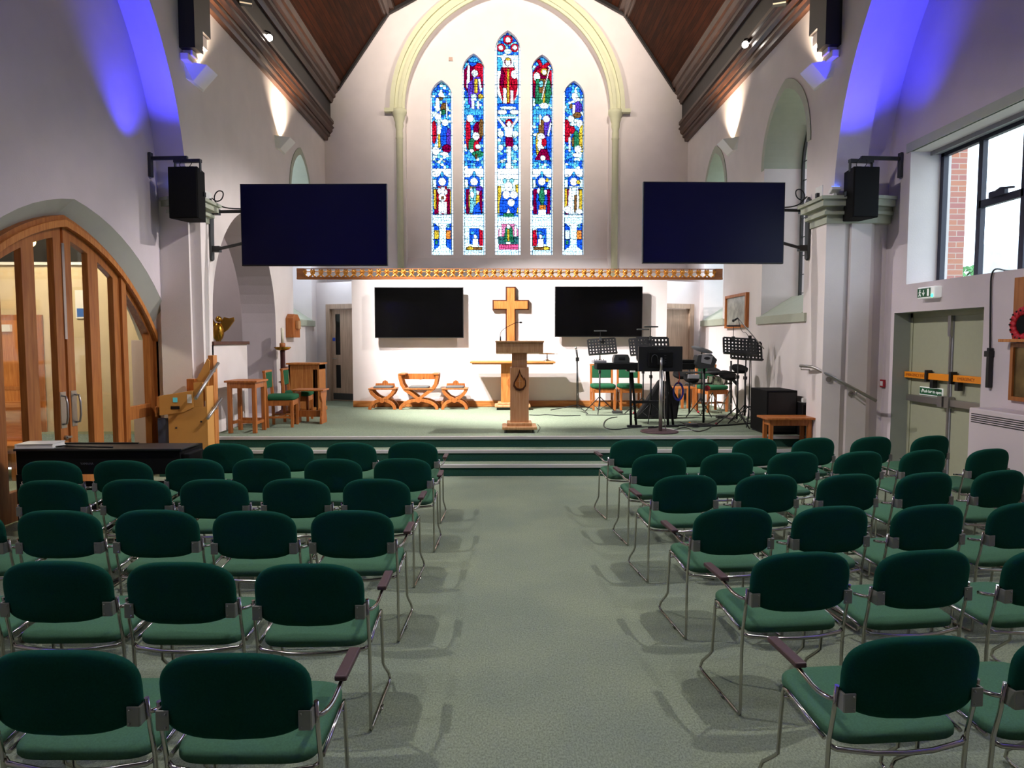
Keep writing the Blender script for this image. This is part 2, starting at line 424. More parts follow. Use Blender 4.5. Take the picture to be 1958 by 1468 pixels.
# first chamfered order of the organ arch: lighter inner ring
b = MB().box(OL-.02, XL, YR, 9.05, 7.3, 7.5); struct(b.build('ceiling', 'dark_wood'))
# outer aisle wall left with door arch
dla = lowarch(7.25, 2.1, 1.739, 1.74, 1.46, .12)
dla = [(7.25-1.92, -.01), (7.25-1.92, 1.738)]+dla+[(7.25+1.92, 1.738), (7.25+1.92, -.01)]
outer = [(YR, -.01)] + dla[0:1] + dla[1:-1] + dla[-1:] + [(9.36, -.01), (9.36, 7.3), (YR, 7.3)]
b = MB().prism(outer, yz, OL, OL-.5); o = struct(b.build('wall_left', ['plaster_cool', 'embrasure']))
A1 = lowarch(7.25, 2.1, 1.739, 1.74, 1.46, .12); A2 = lowarch(7.25, 1.9, 1.70, 1.74, 1.3, .1); b = MB()
for i in range(len(A1)-1): b.add([(OL-.002, *A1[i]), (OL-.002, *A1[i+1]), (OL-.2, *A2[i+1]), (OL-.2, *A2[i])], [(0, 1, 2, 3)])
for s_ in (0, -1): b.add([(OL-.002, *A1[s_]), (OL-.2, *A1[s_]), (OL-.2, *A2[s_]), (OL-.002, A2[s_][0], 1.738)], [(0, 1, 2, 3)])
b.prism([(4.8, 1.5), (4.8, 3.6), (9.6, 3.6), (9.6, 1.5), (7.25+1.87, 1.5)]+[(q[0], q[1]-.03) for q in A2[1:-1]][::-1]+[(7.25-1.87, 1.5)], yz, OL-.2, OL-.26)
b.box(OL-.2, OL-.26, 9.11, 9.6, 0, 1.52); b.box(OL-.2, OL-.26, 4.9, 5.39, 0, 1.52)
struct(b.build('trim_26', 'embrasure', fixn=False))
b = MB(); b.box(OL-.02, OL-.5, 9.153, 9.5, 0, 1.735); b.box(OL-.02, OL-.5, 5.0, 5.347, 0, 1.735); struct(b.build('trim_27', 'plaster_cool'))
for p in o.data.polygons:     # painted reveal of the door arch
    c = p.center
    if abs(p.normal.x) < .2 and 4.9 < c.y < 9.36 and 1.73 < c.z < 3.3 and -4.98 < c.x < -4.47: p.material_index = 1
# --- right
WR = pointed(10.4, .79, 2.12, 4.5, .98)
WR2 = pointed(13.8, .64, 2.15, 4.6, .85)
outer = [(8.85, -.01), (16.2, -.01), (16.2, 6.45), (8.85, 6.45)]
b = MB().slab([outer, WR, WR2], yz, XR, XR+.75, 0, [0, 1, 1])
o = struct(b.build('wall_right', ['plaster', 'green']))
for p in o.data.polygons:
    if p.material_index == 1 and p.center.z < 4.45 and abs(p.normal.y) > .9: p.material_index = 0
hR = nave_arch(8.8, 2.9, 3.5)
outer = [(YR, -.01), hR[0]] + hR[1:-1] + [hR[-1], (8.8, -.01), (8.8, 7.3), (YR, 7.3)]
outer = [p for i, p in enumerate(outer) if i == 0 or p != outer[i-1]]
outer = [(YR, -.01)] + hR + [(8.85, -.01), (8.85, 7.3), (YR, 7.3)]
b = MB().prism(outer, yz, XR, 4.6); struct(b.build('wall_right', 'plaster'))
h2 = nave_arch(8.92, 3.02, 3.5, .12)
outer = [(YR, -.01)] + h2 + [(8.97, -.01), (8.97, 7.3), (YR, 7.3)]
b = MB().prism(outer, yz, 4.6, OR_+.01); struct(b.build('wall_right', 'plaster'))
# outer right wall: door hole and window hole
DH = [(7.0, 0.0), (8.62, 0.0), (8.62, 2.08), (7.0, 2.08)]
WH = [(4.6, 2.42), (8.39, 2.42), (8.39, 4.02), (4.6, 4.02)]
outer = [(YR, -.01), (7.0, -.01), (7.0, 2.08), (8.62, 2.08), (8.62, -.01), (9.3, -.01), (9.3, 7.3), (YR, 7.3)]
b = MB().slab([outer, WH], yz, OR_, OR_+.5, 0, [0, 2])
o = struct(b.build('wall_right', ['plaster_cool', 'grey_reveal', 'plaster']))
for p in o.data.polygons:
    c = p.center
    if abs(p.normal.x) < .1 and 6.9 < c.y < 8.7 and c.z < 2.1: p.material_index = 1
b = MB().box(XR, OR_+.5, YR, 9.3, 7.3, 7.5); struct(b.build('ceiling', 'dark_wood'))
# lintel band over the window
struct(MB().box(OR_-.012, OR_+.02, 4.4, 8.47, 4.02, 4.13).build('trim_3', 'green'))
# green painted bands round heads of chancel windows + sills
def head_band(x, cy, a, spring, rise, side):
    o = pointed(cy, a+.11, spring-.02, spring, rise+.14); i = pointed(cy, a, spring-.02, spring, rise)
    return MB().prism(o+i[::-1], yz, x, x+side*.012)
struct(head_band(XR, 10.4, .79, 4.5, .98, -1).build('trim_4', 'green'))
struct(head_band(XR, 13.8, .64, 4.6, .85, -1).build('trim_5', 'green'))
struct(head_band(XL, 14.0, .64, 4.6, .85, 1).build('trim_6', 'green'))
def sill(x, y0, y1, z, side, name):
    b = MB()
    b.prism([(x+side*.03, z-.16), (x+side*.03, z-.05), (x-side*.5, z+.28), (x-side*.5, z-.16)], lambda u, w, t: (u, t, w), y0, y1)
    b.box(x, x+side*.035, y0-.12, y1+.12, z-.17, z-.05)
    return struct(b.build(name, 'green'))
sill(XR, 9.61, 11.19, 2.17, -1, 'trim_7'); sill(XR, 13.16, 14.44, 2.2, -1, 'trim_8'); sill(XL, 13.36, 14.64, 2.2, 1, 'trim_9')
# chancel side window glazing
def swin(n, x, cy, a, spring, rise):
    r = sthing('window_%d' % n, (x, cy, 2.2))
    o = pointed(0, a, 0, spring-2.2, rise); i = pointed(0, a-.05, .05, spring-2.2, rise-.06)
    MB().slab([o, i], yz, -.02, .02).build('frame', 'dgrey', r)
    b = MB()
    for k in (-.33, .33): b.box(-.008, .008, k*a-.006, k*a+.006, .03, spring-2.2+rise*.6)
    for k in range(1, 9): b.box(-.008, .008, -a+.03, a-.03, k*.3-.005, k*.3+.005)
    b.build('leading', 'dgrey', r)
    MB().prism(i, yz, -.003, .003).build('pane', 'glass', r)
swin(1, XR+.62, 10.4, .79, 4.5, .98); swin(2, XR+.62, 13.8, .64, 4.6, .85); swin(3, XL-.5, 14.0, .64, 4.6, .85)
# big aisle window
w = sthing('window_4', (5.33, 6.5, 2.42))
FW = mat('dark_window_frame', '232436', .5); M['frame'] = FW
b = MB(); L0, L1, T = -1.9, 1.89, 1.6
b.box(-.03, .03, L0, L1, 0, .05); b.box(-.03, .03, L0, L1, T-.07, T); b.box(-.03, .03, L0, L0+.05, 0, T); b.box(-.03, .03, L1-.06, L1, 0, T)
b.build('frame', 'frame', w)
b = MB()
for yy in (1.19, .53, -.15, -.85): b.box(-.028, .028, yy-.035, yy+.035, .04, T-.05)
for y0, y1 in ((.53, 1.19), (-.85, -.15)): b.box(-.028, .028, y0, y1, .79, .87)
b.build('glazing_bars', 'frame', w)
b = MB().box(-.07, -.03, .74, .98, .86, .92); b.tube([(-.05, .98, .89), (-.07, .8, .93), (-.06, .62, .9)], .012); b.build('window_stay', 'frame', w)
b = MB().box(-.14, -.04, L0, L1, T-.03, T); b.box(-.16, -.14, L0, L1, T-.05, T); b.build('blind_rail', 'mgrey', w)
MB().box(-.003, .003, L0+.04, L1-.05, .04, T-.06).build('pane', 'glass', w)
# respond shafts and moulded capitals
def shaft(plan, z0, z1, name, m='plaster'):
    b = MB().prism(plan, lambda u, w, t: (u, w, t), z0, z1); return struct(b.build(name, m))
shaft([(-3.97, 9.06), (-4.23, 9.03), (-4.25, 9.1), (-4.34, 9.14), (-4.46, 9.3), (-4.46, 9.45), (-4.05, 9.5), (-3.98, 9.25)], 0, 3.33, 'wall_left')
shaft([(4.1, 8.76), (4.33, 8.74), (4.335, 8.788), (4.41, 8.788), (4.415, 8.74), (4.67, 8.74), (4.9, 8.98), (4.9, 9.2), (4.2, 9.3), (4.1, 9.2)], 0, 3.3, 'wall_right')
b = MB()
for (e, z0, z1) in ((.0, 3.3, 3.38), (.05, 3.38, 3.42), (.02, 3.42, 3.46), (.09, 3.46, 3.53), (.12, 3.53, 3.57)):
    b.prism([(-3.97+e, 9.02-e), (-4.3, 9.0-e), (-4.46, 9.1-e), (-4.46, 9.45), (-4.08, 9.45), (-3.97+e, 9.35+e)], lambda u, w, t: (u, w, t), z0, z1)
struct(b.build('trim_10', 'green'))
b = MB()
for (e, z0, z1) in ((.0, 3.22, 3.32), (.05, 3.32, 3.36), (.02, 3.36, 3.42), (.09, 3.42, 3.5), (.12, 3.5, 3.54)):
    b.prism([(4.08-e, 8.72-e), (4.72, 8.7-e), (4.92, 8.75-e), (4.92, 9.2), (4.2, 9.3), (4.08-e, 9.2+e)], lambda u, w, t: (u, w, t), z0, z1)
struct(b.build('trim_11', 'green'))
# --- back wall with arched recess
def roofprof(y0=None):
    hw = [(4.15, 6.27), (4.02, 6.3), (4.0, 6.5), (3.94, 6.55), (3.94, 6.7), (4.0, 6.74), (4.0, 7.12), (3.9, 7.2), (3.9, 7.34), (3.82, 7.42), (2.7, 9.03), (2.62, 9.05), (2.56, 9.18), (0, 10.5)]
    return hw
hw = roofprof()
prof = [(AC-4.5, -.01), (AC-4.5, 6.27)] + [(AC-x, z) for x, z in hw] + [(AC+x, z) for x, z in hw[-2::-1]] + [(AC+4.5, 6.27), (AC+4.5, -.01)]
prof = [(AC-4.5, -.01), (AC-4.5, 10.6), (AC+4.5, 10.6), (AC+4.5, -.01)]
WC = .07
rec = pointed(WC, 2.33, 3.42, 6.95, 2.6, 20)
b = MB().slab([prof, rec], xz, YB, YB+.25, 0, [0, 0]); struct(b.build('wall_back', 'plaster'))
LANC = [(844.5, 20.5, 153, 487), (906, 21, 102, 487), (971, 24, 58, 487), (1036.3, 21, 104, 487), (1097, 20, 154, 487)]
YW = YB+.22; YG = YB+.34
holes = []
for cx_, hwp, ty, by in LANC:
    c = PY(cx_, 300, YW).x; a = hwp*YW/FPX; t = PY(cx_, ty, YW).z; bb = PY(cx_, by, YW).z
    holes.append((c, a, bb, t-a*1.55, a*1.55))
b = MB().slab([[(WC-2.9, 2.6), (WC-2.9, 10.4), (WC+2.9, 10.4), (WC+2.9, 2.6)]] + [pointed(*h, 10) for h in holes], xz, YW, YW+.2)
struct(b.build('wall_back', 'plaster'))
# splayed sill below lancets
b = MB().prism([(YB-.02, 3.40), (YW+.01, 3.66), (YW+.01, 3.3), (YB-.02, 3.3)], lambda u, w, t: (t, u, w), WC-2.33, WC+2.33)
struct(b.build('trim_12', 'plaster'))
# moulded arch
def arch_ring(ao, ro, ai, ri, y, proj, m, name, z0=6.95):
    o = pointed(WC, ao, z0, 6.95, ro, 24); i = pointed(WC, ai, z0, 6.95, ri, 24)
    return struct(MB().prism(o+i[::-1], xz, y, y-proj).build(name, m))
arch_ring(2.66, 2.95, 2.56, 2.84, YB, .12, 'cream', 'trim_13')
arch_ring(2.57, 2.85, 2.33, 2.6, YB, .06, 'cream', 'trim_14')
arch_ring(2.47, 2.74, 2.39, 2.67, YB, .09, 'cream', 'trim_15')
b = MB()
for s in (-1, 1): b.box(WC+s*2.55, WC+s*2.78, YB-.14, YB, 6.88, 6.96)
struct(b.build('trim_16', 'cream'))
for s in (-1, 1):
    c_ = (WC+s*2.46, YB-.02, 0)
    b = MB().lathe([(.075, 3.1), (.075, 6.3), (.09, 6.32), (.075, 6.35), (.08, 6.42), (.07, 6.5), (.1, 6.6), (.09, 6.66), (.12, 6.74), (.13, 6.8), (.14, 6.82), (.17, 6.88), (.17, 6.95)], 20, c_)
    struct(b.build('column', 'cream'))
# rear wall of the nave, gable behind camera
struct(MB().box(-9, 6.5, YR-.3, YR, -.1, 11).build('wall_rear', 'plaster'))
# --- roof
def roofpart(pts, name, m, y0=YR, y1=YB+.3, th=.06):
    for s in (-1, 1):
        P = [(AC+s*x, z) for x, z in pts]
        Q = [(AC+s*(x+th), z+th*.6) for x, z in pts][::-1]
        struct(MB().prism(P+Q, xz, y0, y1).build(name, m))
roofpart([(3.86, 7.36), (2.66, 9.08)], 'ceiling', 'boards')
roofpart([(2.62, 9.12), (-.02, 10.5)], 'ceiling', 'boards', th=.03)
roofpart([(4.0, 6.6), (4.0, 7.25)], 'ceiling', 'black_wood')
def moulding(pts, name, m='mould_wood', y0=9.0):
    for s in (-1, 1):
        struct(MB().prism([(AC+s*x, z) for x, z in pts], xz, y0, YB+.05).build(name, m))
moulding([(4.2, 6.27), (4.07, 6.27), (4.06, 6.34), (4.02, 6.36), (4.02, 6.42), (4.2, 6.42)], 'trim_17')
moulding([(4.2, 6.42), (4.0, 6.42), (3.96, 6.47), (3.96, 6.52), (3.92, 6.55), (4.2, 6.55)], 'trim_18', 'mould_wood')
moulding([(4.2, 6.55), (3.96, 6.55), (3.96, 6.62), (3.93, 6.64), (3.93, 6.7), (4.2, 6.72)], 'trim_19', 'mould_wood')
moulding([(4.1, 7.1), (3.96, 7.1), (3.93, 7.16), (3.93, 7.2), (3.88, 7.23), (3.88, 7.3), (3.83, 7.34), (3.8, 7.42), (3.76, 7.44), (3.73, 7.54), (4.0, 7.54)], 'trim_20', 'mould_wood')
moulding([(2.78, 8.95), (2.72, 8.95), (2.7, 9.0), (2.66, 9.0), (2.6, 9.1), (2.52, 9.12), (2.5, 9.2), (2.6, 9.3)], 'trim_21', 'mould_wood', YR)
# edge strips at back wall
for s in (-1, 1):
    b = MB(); P = [(AC+s*3.83, 7.38), (AC+s*2.66, 9.06), (AC, 10.46)]
    b.ribbon(P, .07, YB-.1, YB-.02, xz); struct(b.build('trim_22', 'black_wood'))
# truss posts + rafters
for s, xw in ((-1, XL), (1, XR)):
    y0 = 8.9 if s < 0 else 8.72
    b = MB(); b.box(xw, xw-s*.2, y0, y0+.24, 5.42, 7.4); b.box(xw, xw-s*.2, y0+.24, y0+.48, 5.72, 7.4)
    b.ribbon([(xw-s*.1, 7.2), (AC+s*2.6, 9.0), (AC, 10.35)], .3, y0, y0+.48, xz)
    struct(b.build('roof_truss', 'black_wood'))
    b = MB(); b.box(xw, xw-s*.16, y0+.26, y0+.46, 5.56, 5.72); b.box(xw, xw-s*.13, y0+.08, y0+.26, 5.36, 5.5); b.box(xw, xw-s*.1, y0+.02, y0+.3, 5.28, 5.37)
    struct(b.build('corbel', 'plaster', bevel=.01))
# --- screen wall + side returns
SX0, SX1 = PY(673, 600, 13.5).x, PY(1275, 600, 13.5).x
struct(MB().box(SX0, SX1, 13.5, 13.68, FH, 2.92).build('wall_screen', 'plaster'))
struct(MB().box(SX0, SX1, 13.47, 13.5, FH, FH+.12).build('baseboard_screen', 'oak_x', bevel=.008))
def door_wall(n, p0, p1, d0, d1, label):
    """angled wall from p0 to p1 with a door between distances d0,d1 along it"""
    p0 = Vector(p0); p1 = Vector(p1); L = (p1-p0).length; d = (p1-p0)/L; nn = Vector((-d.y, d.x))
    if nn.y > 0: nn = -nn
    t3 = lambda u, w, t: (p0.x+d.x*u-nn.x*t, p0.y+d.y*u-nn.y*t, w)
    top = 2.98
    out = [(0, FH), (d0, FH), (d0, FH+2.02), (d1, FH+2.02), (d1, FH), (L, FH), (L, top), (0, top)]
    struct(MB().prism(out, t3, 0, .12).build('wall_vestry', 'plaster'))
    r = sthing('door_%d' % n, t3(0, 0, 0), label)
    o = Vector(t3(0, 0, 0)); l3 = lambda u, w, t: tuple(Vector(t3(u, w, t))-o)
    b = MB()
    b.prism([(d0-.07, FH), (d0+.03, FH), (d0+.03, FH+1.99), (d1-.03, FH+1.99), (d1-.03, FH), (d1+.07, FH), (d1+.07, FH+2.09), (d0-.07, FH+2.09)], l3, -.02, .13)
    b.build('door_frame', 'vdoor', r)
    va = d0+.12; vb = d0+.25
    if n == 4: va, vb = d1-.25, d1-.12
    sl = [[(d0+.03, FH+.01), (d1-.03, FH+.01), (d1-.03, FH+1.98), (d0+.03, FH+1.98)],
          [(va, FH+1.0), (vb, FH+1.0), (vb, FH+1.88), (va, FH+1.88)], [(va, FH+.28), (vb, FH+.28), (vb, FH+.78), (va, FH+.78)]]
    MB().slab(sl, l3, .05, .1).build('door_leaf', 'vdoor', r)
    MB().prism(sl[1], l3, .07, .08).build('vision_pane', 'blackg', r); MB().prism(sl[2], l3, .07, .08).build('vision_pane', 'blackg', r)
    MB().prism([(d0+.05, FH+.03), (d1-.05, FH+.03), (d1-.05, FH+.17), (d0+.05, FH+.17)], l3, .044, .05).build('kick_plate', 'dgrey', r)
    hu = d0+.08 if n == 3 else d1-.08
    b = MB().tube([l3(hu, FH+.92, .05), l3(hu, FH+.92, 0), l3(hu+.1*(1 if n == 3 else -1), FH+.92, 0)], .011); b.build('lever_handle', 'steel', r)
    MB().prism([(hu-.03, FH+1.3), (hu+.04, FH+1.3), (hu+.04, FH+1.37), (hu-.03, FH+1.37)], l3, .045, .05).build('blue_sign', mat('fire_sign_blue', '2448B8', .5), r, ).__setitem__('label', 'small blue fire door sign')
door_wall(3, (XL, 15.0), (SX0+.35, 14.35), .33, 1.22, 'pale oak veneer fire door with two narrow panes, left')
door_wall(4, (XR, 14.75), (SX1-.35, 14.2), .22, 1.14, 'pale oak veneer fire door with two narrow panes, right')
# --- organ chamber behind left arch
b = MB(); b.box(-7.6, -7.5, 10.1, 13.6, 0, 5); b.box(-7.6, -4.7, 10.0, 10.1, 0, 5); b.box(-7.6, -4.7, 13.2, 13.3, 0, 5)
struct(b.build('wall_chamber', 'plaster_cool'))
struct(MB().box(-7.6, -4.7, 10.0, 13.3, 4.9, 5.0).build('ceiling', 'plaster'))
struct(MB().box(-7.6, -4.7, 9.6, 13.3, 0, FH).build('floor', 'carpet2'))
ia = pointed(0, .5, 0, 1.5, .7)
b = MB(); b.prism([(-6.6+u, FH+w) for u, w in ia], xz, 13.16, 13.2); struct(b.build('trim_23', 'plaster_cool'))
struct(MB().box(XL, XL-.3, 9.5, 10.92, FH, 1.67).build('wall_parapet', 'plaster'))
struct(MB().box(XL+.03, XL-.34, 9.62, 10.96, 1.67, 1.72).build('trim_24', 'dkoak', bevel=.006))
# --- lobby behind oak doors
b = MB(); b.box(-8.2, -8.1, 3.5, 10, 0, 3.9); b.box(-8.2, -4.97, 3.4, 3.5, 0, 3.9); b.box(-8.2, -4.97, 9.88, 9.98, 0, 2.83)
LB = mat('lobby_cream_brick', 'CDBE9C', .8, noise=.04, nscale=6); M['lobby'] = LB
struct(b.build('wall_lobby', 'lobby'))
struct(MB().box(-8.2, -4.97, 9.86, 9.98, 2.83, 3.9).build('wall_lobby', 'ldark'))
struct(MB().box(-8.2, -4.97, 9.80, 9.86, 2.80, 2.84).build('trim_25', 'white'))
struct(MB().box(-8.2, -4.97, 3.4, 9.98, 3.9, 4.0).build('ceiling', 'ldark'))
r = sthing('door_5', (-7.3, 9.86, 0), 'oak lobby door seen through the glazed arch doors')
MB().box(-.75, .7, -.03, 0, 0, 2.1).build('door_frame', 'oak_door', r)
MB().box(-.65, .6, -.05, -.02, .02, 2.02).build('door_leaf', 'oak', r)
MB().box(.05, .3, -.1, -.04, 1.86, 1.96).build('door_closer', 'white', r)
b = MB().box(-.75, .62, -.06, -.05, 1.03, 1.08); b.build('rail', 'oak_door', r)
# ------------------------------------------------------------------ stained glass
def stained():
    W = (1, 1, 1); PC = (.62, .93, 1); BL = (.01, .08, .62); LB_ = (.06, .36, .9); TE = (.2, .52, .6); RD = (.5, .005, .02)
    DR = (.2, .0, .03); PU = (.09, .03, .33); GO = (.72, .42, .03); GR = (.02, .17, .07); BR = (.2, .08, .02); PK = (.85, .2, .35); OR = (.85, .22, .03); PG = (.55, .75, .7)
    E = lambda x, y, rx, ry, c: ('e', x, y, rx, ry, c)
    R = lambda x0, y0, x1, y1, c: ('r', x0, y0, x1, y1, c)
    Pg = lambda pts, c: ('p', pts, c)
    def saint(cx, y, dr, robe, robe2, legs=True, halo=W, arch=True, head=0):
        """lower tier figure in a canopied niche: y = halo centre"""
        L = [R(cx-19, y-25, cx+19, y-9, W), R(cx-18, y-4, cx-12, y+12, PG), R(cx+12, y-4, cx+18, y+12, PG), R(cx-16, y+14, cx+16, y+62, dr), E(cx+head, y, 12, 13, BL), E(cx, y-14, 3, 6, LB_),
             E(cx+head, y, 7, 7.5, halo), Pg([(cx-8, y+9), (cx+8, y+9), (cx+11, y+35), (cx+9, y+62), (cx-9, y+62), (cx-11, y+35)], robe),
             Pg([(cx-3, y+10), (cx+5, y+10), (cx+3, y+40), (cx+6, y+60), (cx-2, y+60)], robe2), E(cx-6, y+18, 3, 6, W), E(cx+7, y+20, 3, 5, W), R(cx-20, y+63, cx+20, y+68, PC)]
        if legs: L += [R(cx-7, y+38, cx-2, y+62, W), R(cx+3, y+38, cx+8, y+62, W), E(cx, y+30, 7, 8, W), R(cx-2, y+28, cx+3, y+34, BR)]
        L += [R(cx-22, y+68, cx+22, 488, PC)]
        return L
    def shields(cx, c1, c2):
        return [Pg([(cx-17, 425), (cx-6, 435), (cx-6, 470), (cx-17, 478)], BL), Pg([(cx+17, 425), (cx+6, 435), (cx+6, 470), (cx+17, 478)], BL), R(cx-16, 440, cx-7, 457, c1), R(cx+6, 440, cx+16, 457, c2),
                E(cx-12, 463, 3, 4, GR), E(cx+11, 432, 3, 4, TE), Pg([(cx-9, 427), (cx+9, 427), (cx+4, 436), (cx-4, 436)], W)]
    def niche(cx, flip):
        s = -1 if flip else 1
        return [R(cx-9, 436, cx+9, 466, BL), E(cx-3, 445, 4, 4, LB_), E(cx+4, 452, 3, 4, LB_), Pg([(cx+s*10, 438), (cx+s*17, 440), (cx+s*17, 470), (cx+s*9, 470)], RD), E(cx+s*2, 452, 3, 3.5, W),
                Pg([(cx+s*2-5, 456), (cx+s*2+5, 456), (cx+s*2+6, 474), (cx+s*2-6, 474)], W), R(cx-16, 472, cx+16, 478, BR), E(cx-s*8, 474, 6, 4, GO)]
    F = [None]*5
    F[0] = [E(844, 181, 5, 6, W), E(843, 188, 5, 3, BR), E(837, 200, 4, 14, W), E(849, 207, 6, 11, BR), E(848, 214, 4, 6, GR), R(853, 190, 856, 226, W), E(858, 190, 4, 8, LB_),
            E(830, 252, 5, 22, RD), R(836, 235, 843, 280, W), R(838, 256, 842, 282, GO), E(851, 262, 9, 24, BL), E(858, 268, 5, 24, PU), E(838, 223, 6.5, 6.5, W), E(851, 234, 6.5, 6.5, W), E(839, 233, 4, 5, PG),
            E(854, 284, 9, 8, DR), E(849, 294, 8, 4, W), E(833, 288, 7, 8, W)] + saint(845, 347, DR, RD, W, True) + [R(860, 365, 864, 408, GO), R(828, 362, 833, 400, GO)] + shields(845, GO, OR)
    F[1] = [E(906, 150, 21, 30, DR), E(916, 140, 11, 20, RD), E(903, 117, 10, 9, BL), E(906, 111, 13, 8, LB_), Pg([(895, 117), (899, 128), (899, 168), (892, 168)], W), Pg([(894, 160), (906, 150), (906, 205), (896, 206)], PU),
            Pg([(904, 146), (918, 146), (920, 186), (904, 188)], PU), R(907, 150, 913, 178, GO), E(908, 140, 6, 7, W), E(908, 140, 3.5, 4.5, PG), Pg([(914, 150), (918, 150), (922, 172), (918, 176)], W), E(919, 184, 5, 5, GO),
            R(901, 180, 911, 192, PC), R(902, 192, 907, 208, W), R(912, 192, 916, 208, W), Pg([(890, 200), (900, 200), (898, 206), (888, 214)], LB_), R(885, 208, 928, 220, LB_),
            E(895, 255, 5, 32, RD), E(899, 226, 7, 7, W), E(914, 252, 9, 20, DR), E(920, 245, 5, 18, BR), E(910, 260, 7, 7.5, W), E(902, 278, 7, 14, GR), E(911, 280, 6, 12, RD), E(902, 288, 4, 4, W), E(914, 280, 5, 5, W), E(914, 294, 12, 6, GR), R(908, 294, 912, 304, BR)] + \
           saint(906, 347, DR, GO, TE, False) + [Pg([(898, 365), (905, 360), (906, 408), (897, 408)], TE), Pg([(906, 395), (915, 385), (920, 410), (902, 410)], BL), E(916, 360, 7, 5, PU), E(902, 372, 4, 6, W)] + niche(906, False)
    F[2] = [E(971, 76, 9, 9, RD), E(958, 91, 8, 8, RD), E(984, 91, 8, 8, RD), E(971, 76, 5, 5, W), E(958, 91, 4.5, 4.5, W), E(984, 91, 4.5, 4.5, W), E(971, 98, 7, 5, PG), R(947, 105, 996, 196, W), E(954, 122, 7, 14, LB_), E(988, 120, 7, 12, PC),
            Pg([(960, 128), (983, 128), (990, 165), (986, 185), (978, 200), (962, 200), (954, 165)], RD), E(962, 155, 8, 10, RD), E(984, 158, 6, 12, RD), Pg([(958, 128), (965, 140), (962, 170), (956, 160)], DR), E(971, 118, 7, 8, RD), E(971, 119, 5, 6.5, W), E(971, 113, 5, 2.5, GO),
            R(969, 132, 974, 196, GO), R(962, 168, 968, 202, W), R(976, 172, 981, 202, W), E(983, 142, 6, 8, W), Pg([(948, 175), (960, 195), (958, 202), (948, 195)], LB_), Pg([(994, 172), (983, 195), (985, 200), (994, 195)], LB_), R(947, 198, 996, 218, BL), E(960, 214, 9, 5, W), E(984, 214, 9, 5, W), E(971, 206, 16, 3, PC),
            R(947, 222, 996, 226, PC), Pg([(947, 222), (952, 222), (968, 242), (964, 246)], W), Pg([(995, 222), (990, 222), (975, 242), (979, 246)], W), E(973, 235, 7, 8, RD), E(973, 237, 4.5, 5.5, W), Pg([(964, 242), (980, 242), (979, 262), (966, 264)], W), Pg([(966, 262), (980, 262), (982, 280), (967, 281)], DR), R(969, 280, 977, 312, W),
            E(957, 256, 6, 7, PG), E(985, 256, 6, 7, PG), E(957, 282, 5, 6, PC), E(985, 282, 5, 6, PC), E(960, 308, 5, 3, PG), E(984, 308, 5, 3, PG), R(966, 312, 977, 326, W),
            R(947, 322, 996, 342, W), R(950, 342, 993, 410, PG), R(951, 355, 958, 408, GO), R(985, 352, 992, 408, GO), E(965, 345, 4, 5, TE), E(978, 345, 4, 5, TE), Pg([(960, 366), (984, 366), (991, 388), (986, 412), (955, 412), (955, 388)], BL), E(985, 385, 7, 14, BL), E(972, 356, 8, 9, W), E(968, 372, 7, 8, W), E(982, 372, 8, 7, W), E(977, 387, 7, 7, W), Pg([(968, 408), (972, 396), (976, 408)], W), R(962, 408, 982, 414, GR),
            R(947, 414, 996, 488, PC), Pg([(952, 440), (958, 428), (985, 428), (991, 440), (991, 456), (952, 456)], PK), R(955, 430, 959, 456, W), R(983, 430, 987, 456, W), R(952, 452, 991, 467, (.03, .12, .12)), Pg([(966, 434), (979, 434), (982, 462), (963, 462)], GR), R(969, 438, 974, 460, GO), E(972, 433, 4, 4, W), R(967, 462, 976, 472, W), R(953, 467, 991, 477, (.75, .08, .2))]
    F[3] = [E(1036, 160, 21, 38, DR), Pg([(1024, 115), (1030, 112), (1055, 145), (1056, 165)], RD), Pg([(1047, 116), (1052, 122), (1022, 150), (1018, 142)], RD), Pg([(1030, 108), (1042, 108), (1047, 118), (1037, 124)], LB_), E(1022, 148, 6, 12, RD), E(1053, 145, 5, 12, RD), E(1026, 147, 6, 9, W),
            Pg([(1024, 150), (1050, 150), (1054, 178), (1048, 200), (1022, 198)], GR), R(1030, 150, 1043, 178, BR), E(1034, 160, 4, 7, TE), R(1037, 178, 1042, 200, GO), E(1040, 137, 6.5, 7, GO), E(1040, 138, 4, 5, W), Pg([(1049, 130), (1051, 130), (1036, 190), (1034, 190)], W), E(1040, 202, 8, 6, W), R(1014, 208, 1058, 220, LB_),
            R(1014, 165, 1018, 210, LB_), E(1036, 245, 7, 16, BR), E(1047, 250, 8, 32, PU), E(1050, 270, 6, 24, BL), R(1029, 222, 1035, 225, W), R(1031, 218, 1033, 238, W), E(1044, 227, 6.5, 6.5, W), Pg([(1052, 232), (1054, 236), (1049, 262), (1046, 258)], W), E(1028, 275, 4, 22, GO), E(1034, 262, 7.5, 7.5, W), E(1034, 278, 7, 12, W), E(1040, 272, 5, 8, RD), Pg([(1033, 285), (1046, 285), (1052, 306), (1022, 306)], DR), E(1038, 302, 5, 5, W)] + \
           saint(1036, 347, DR, BL, GR, False) + [R(1031, 392, 1044, 400, OR), R(1029, 400, 1044, 412, W), E(1046, 344, 3, 4, GO), E(1036, 375, 6, 14, GR)] + niche(1036, True)
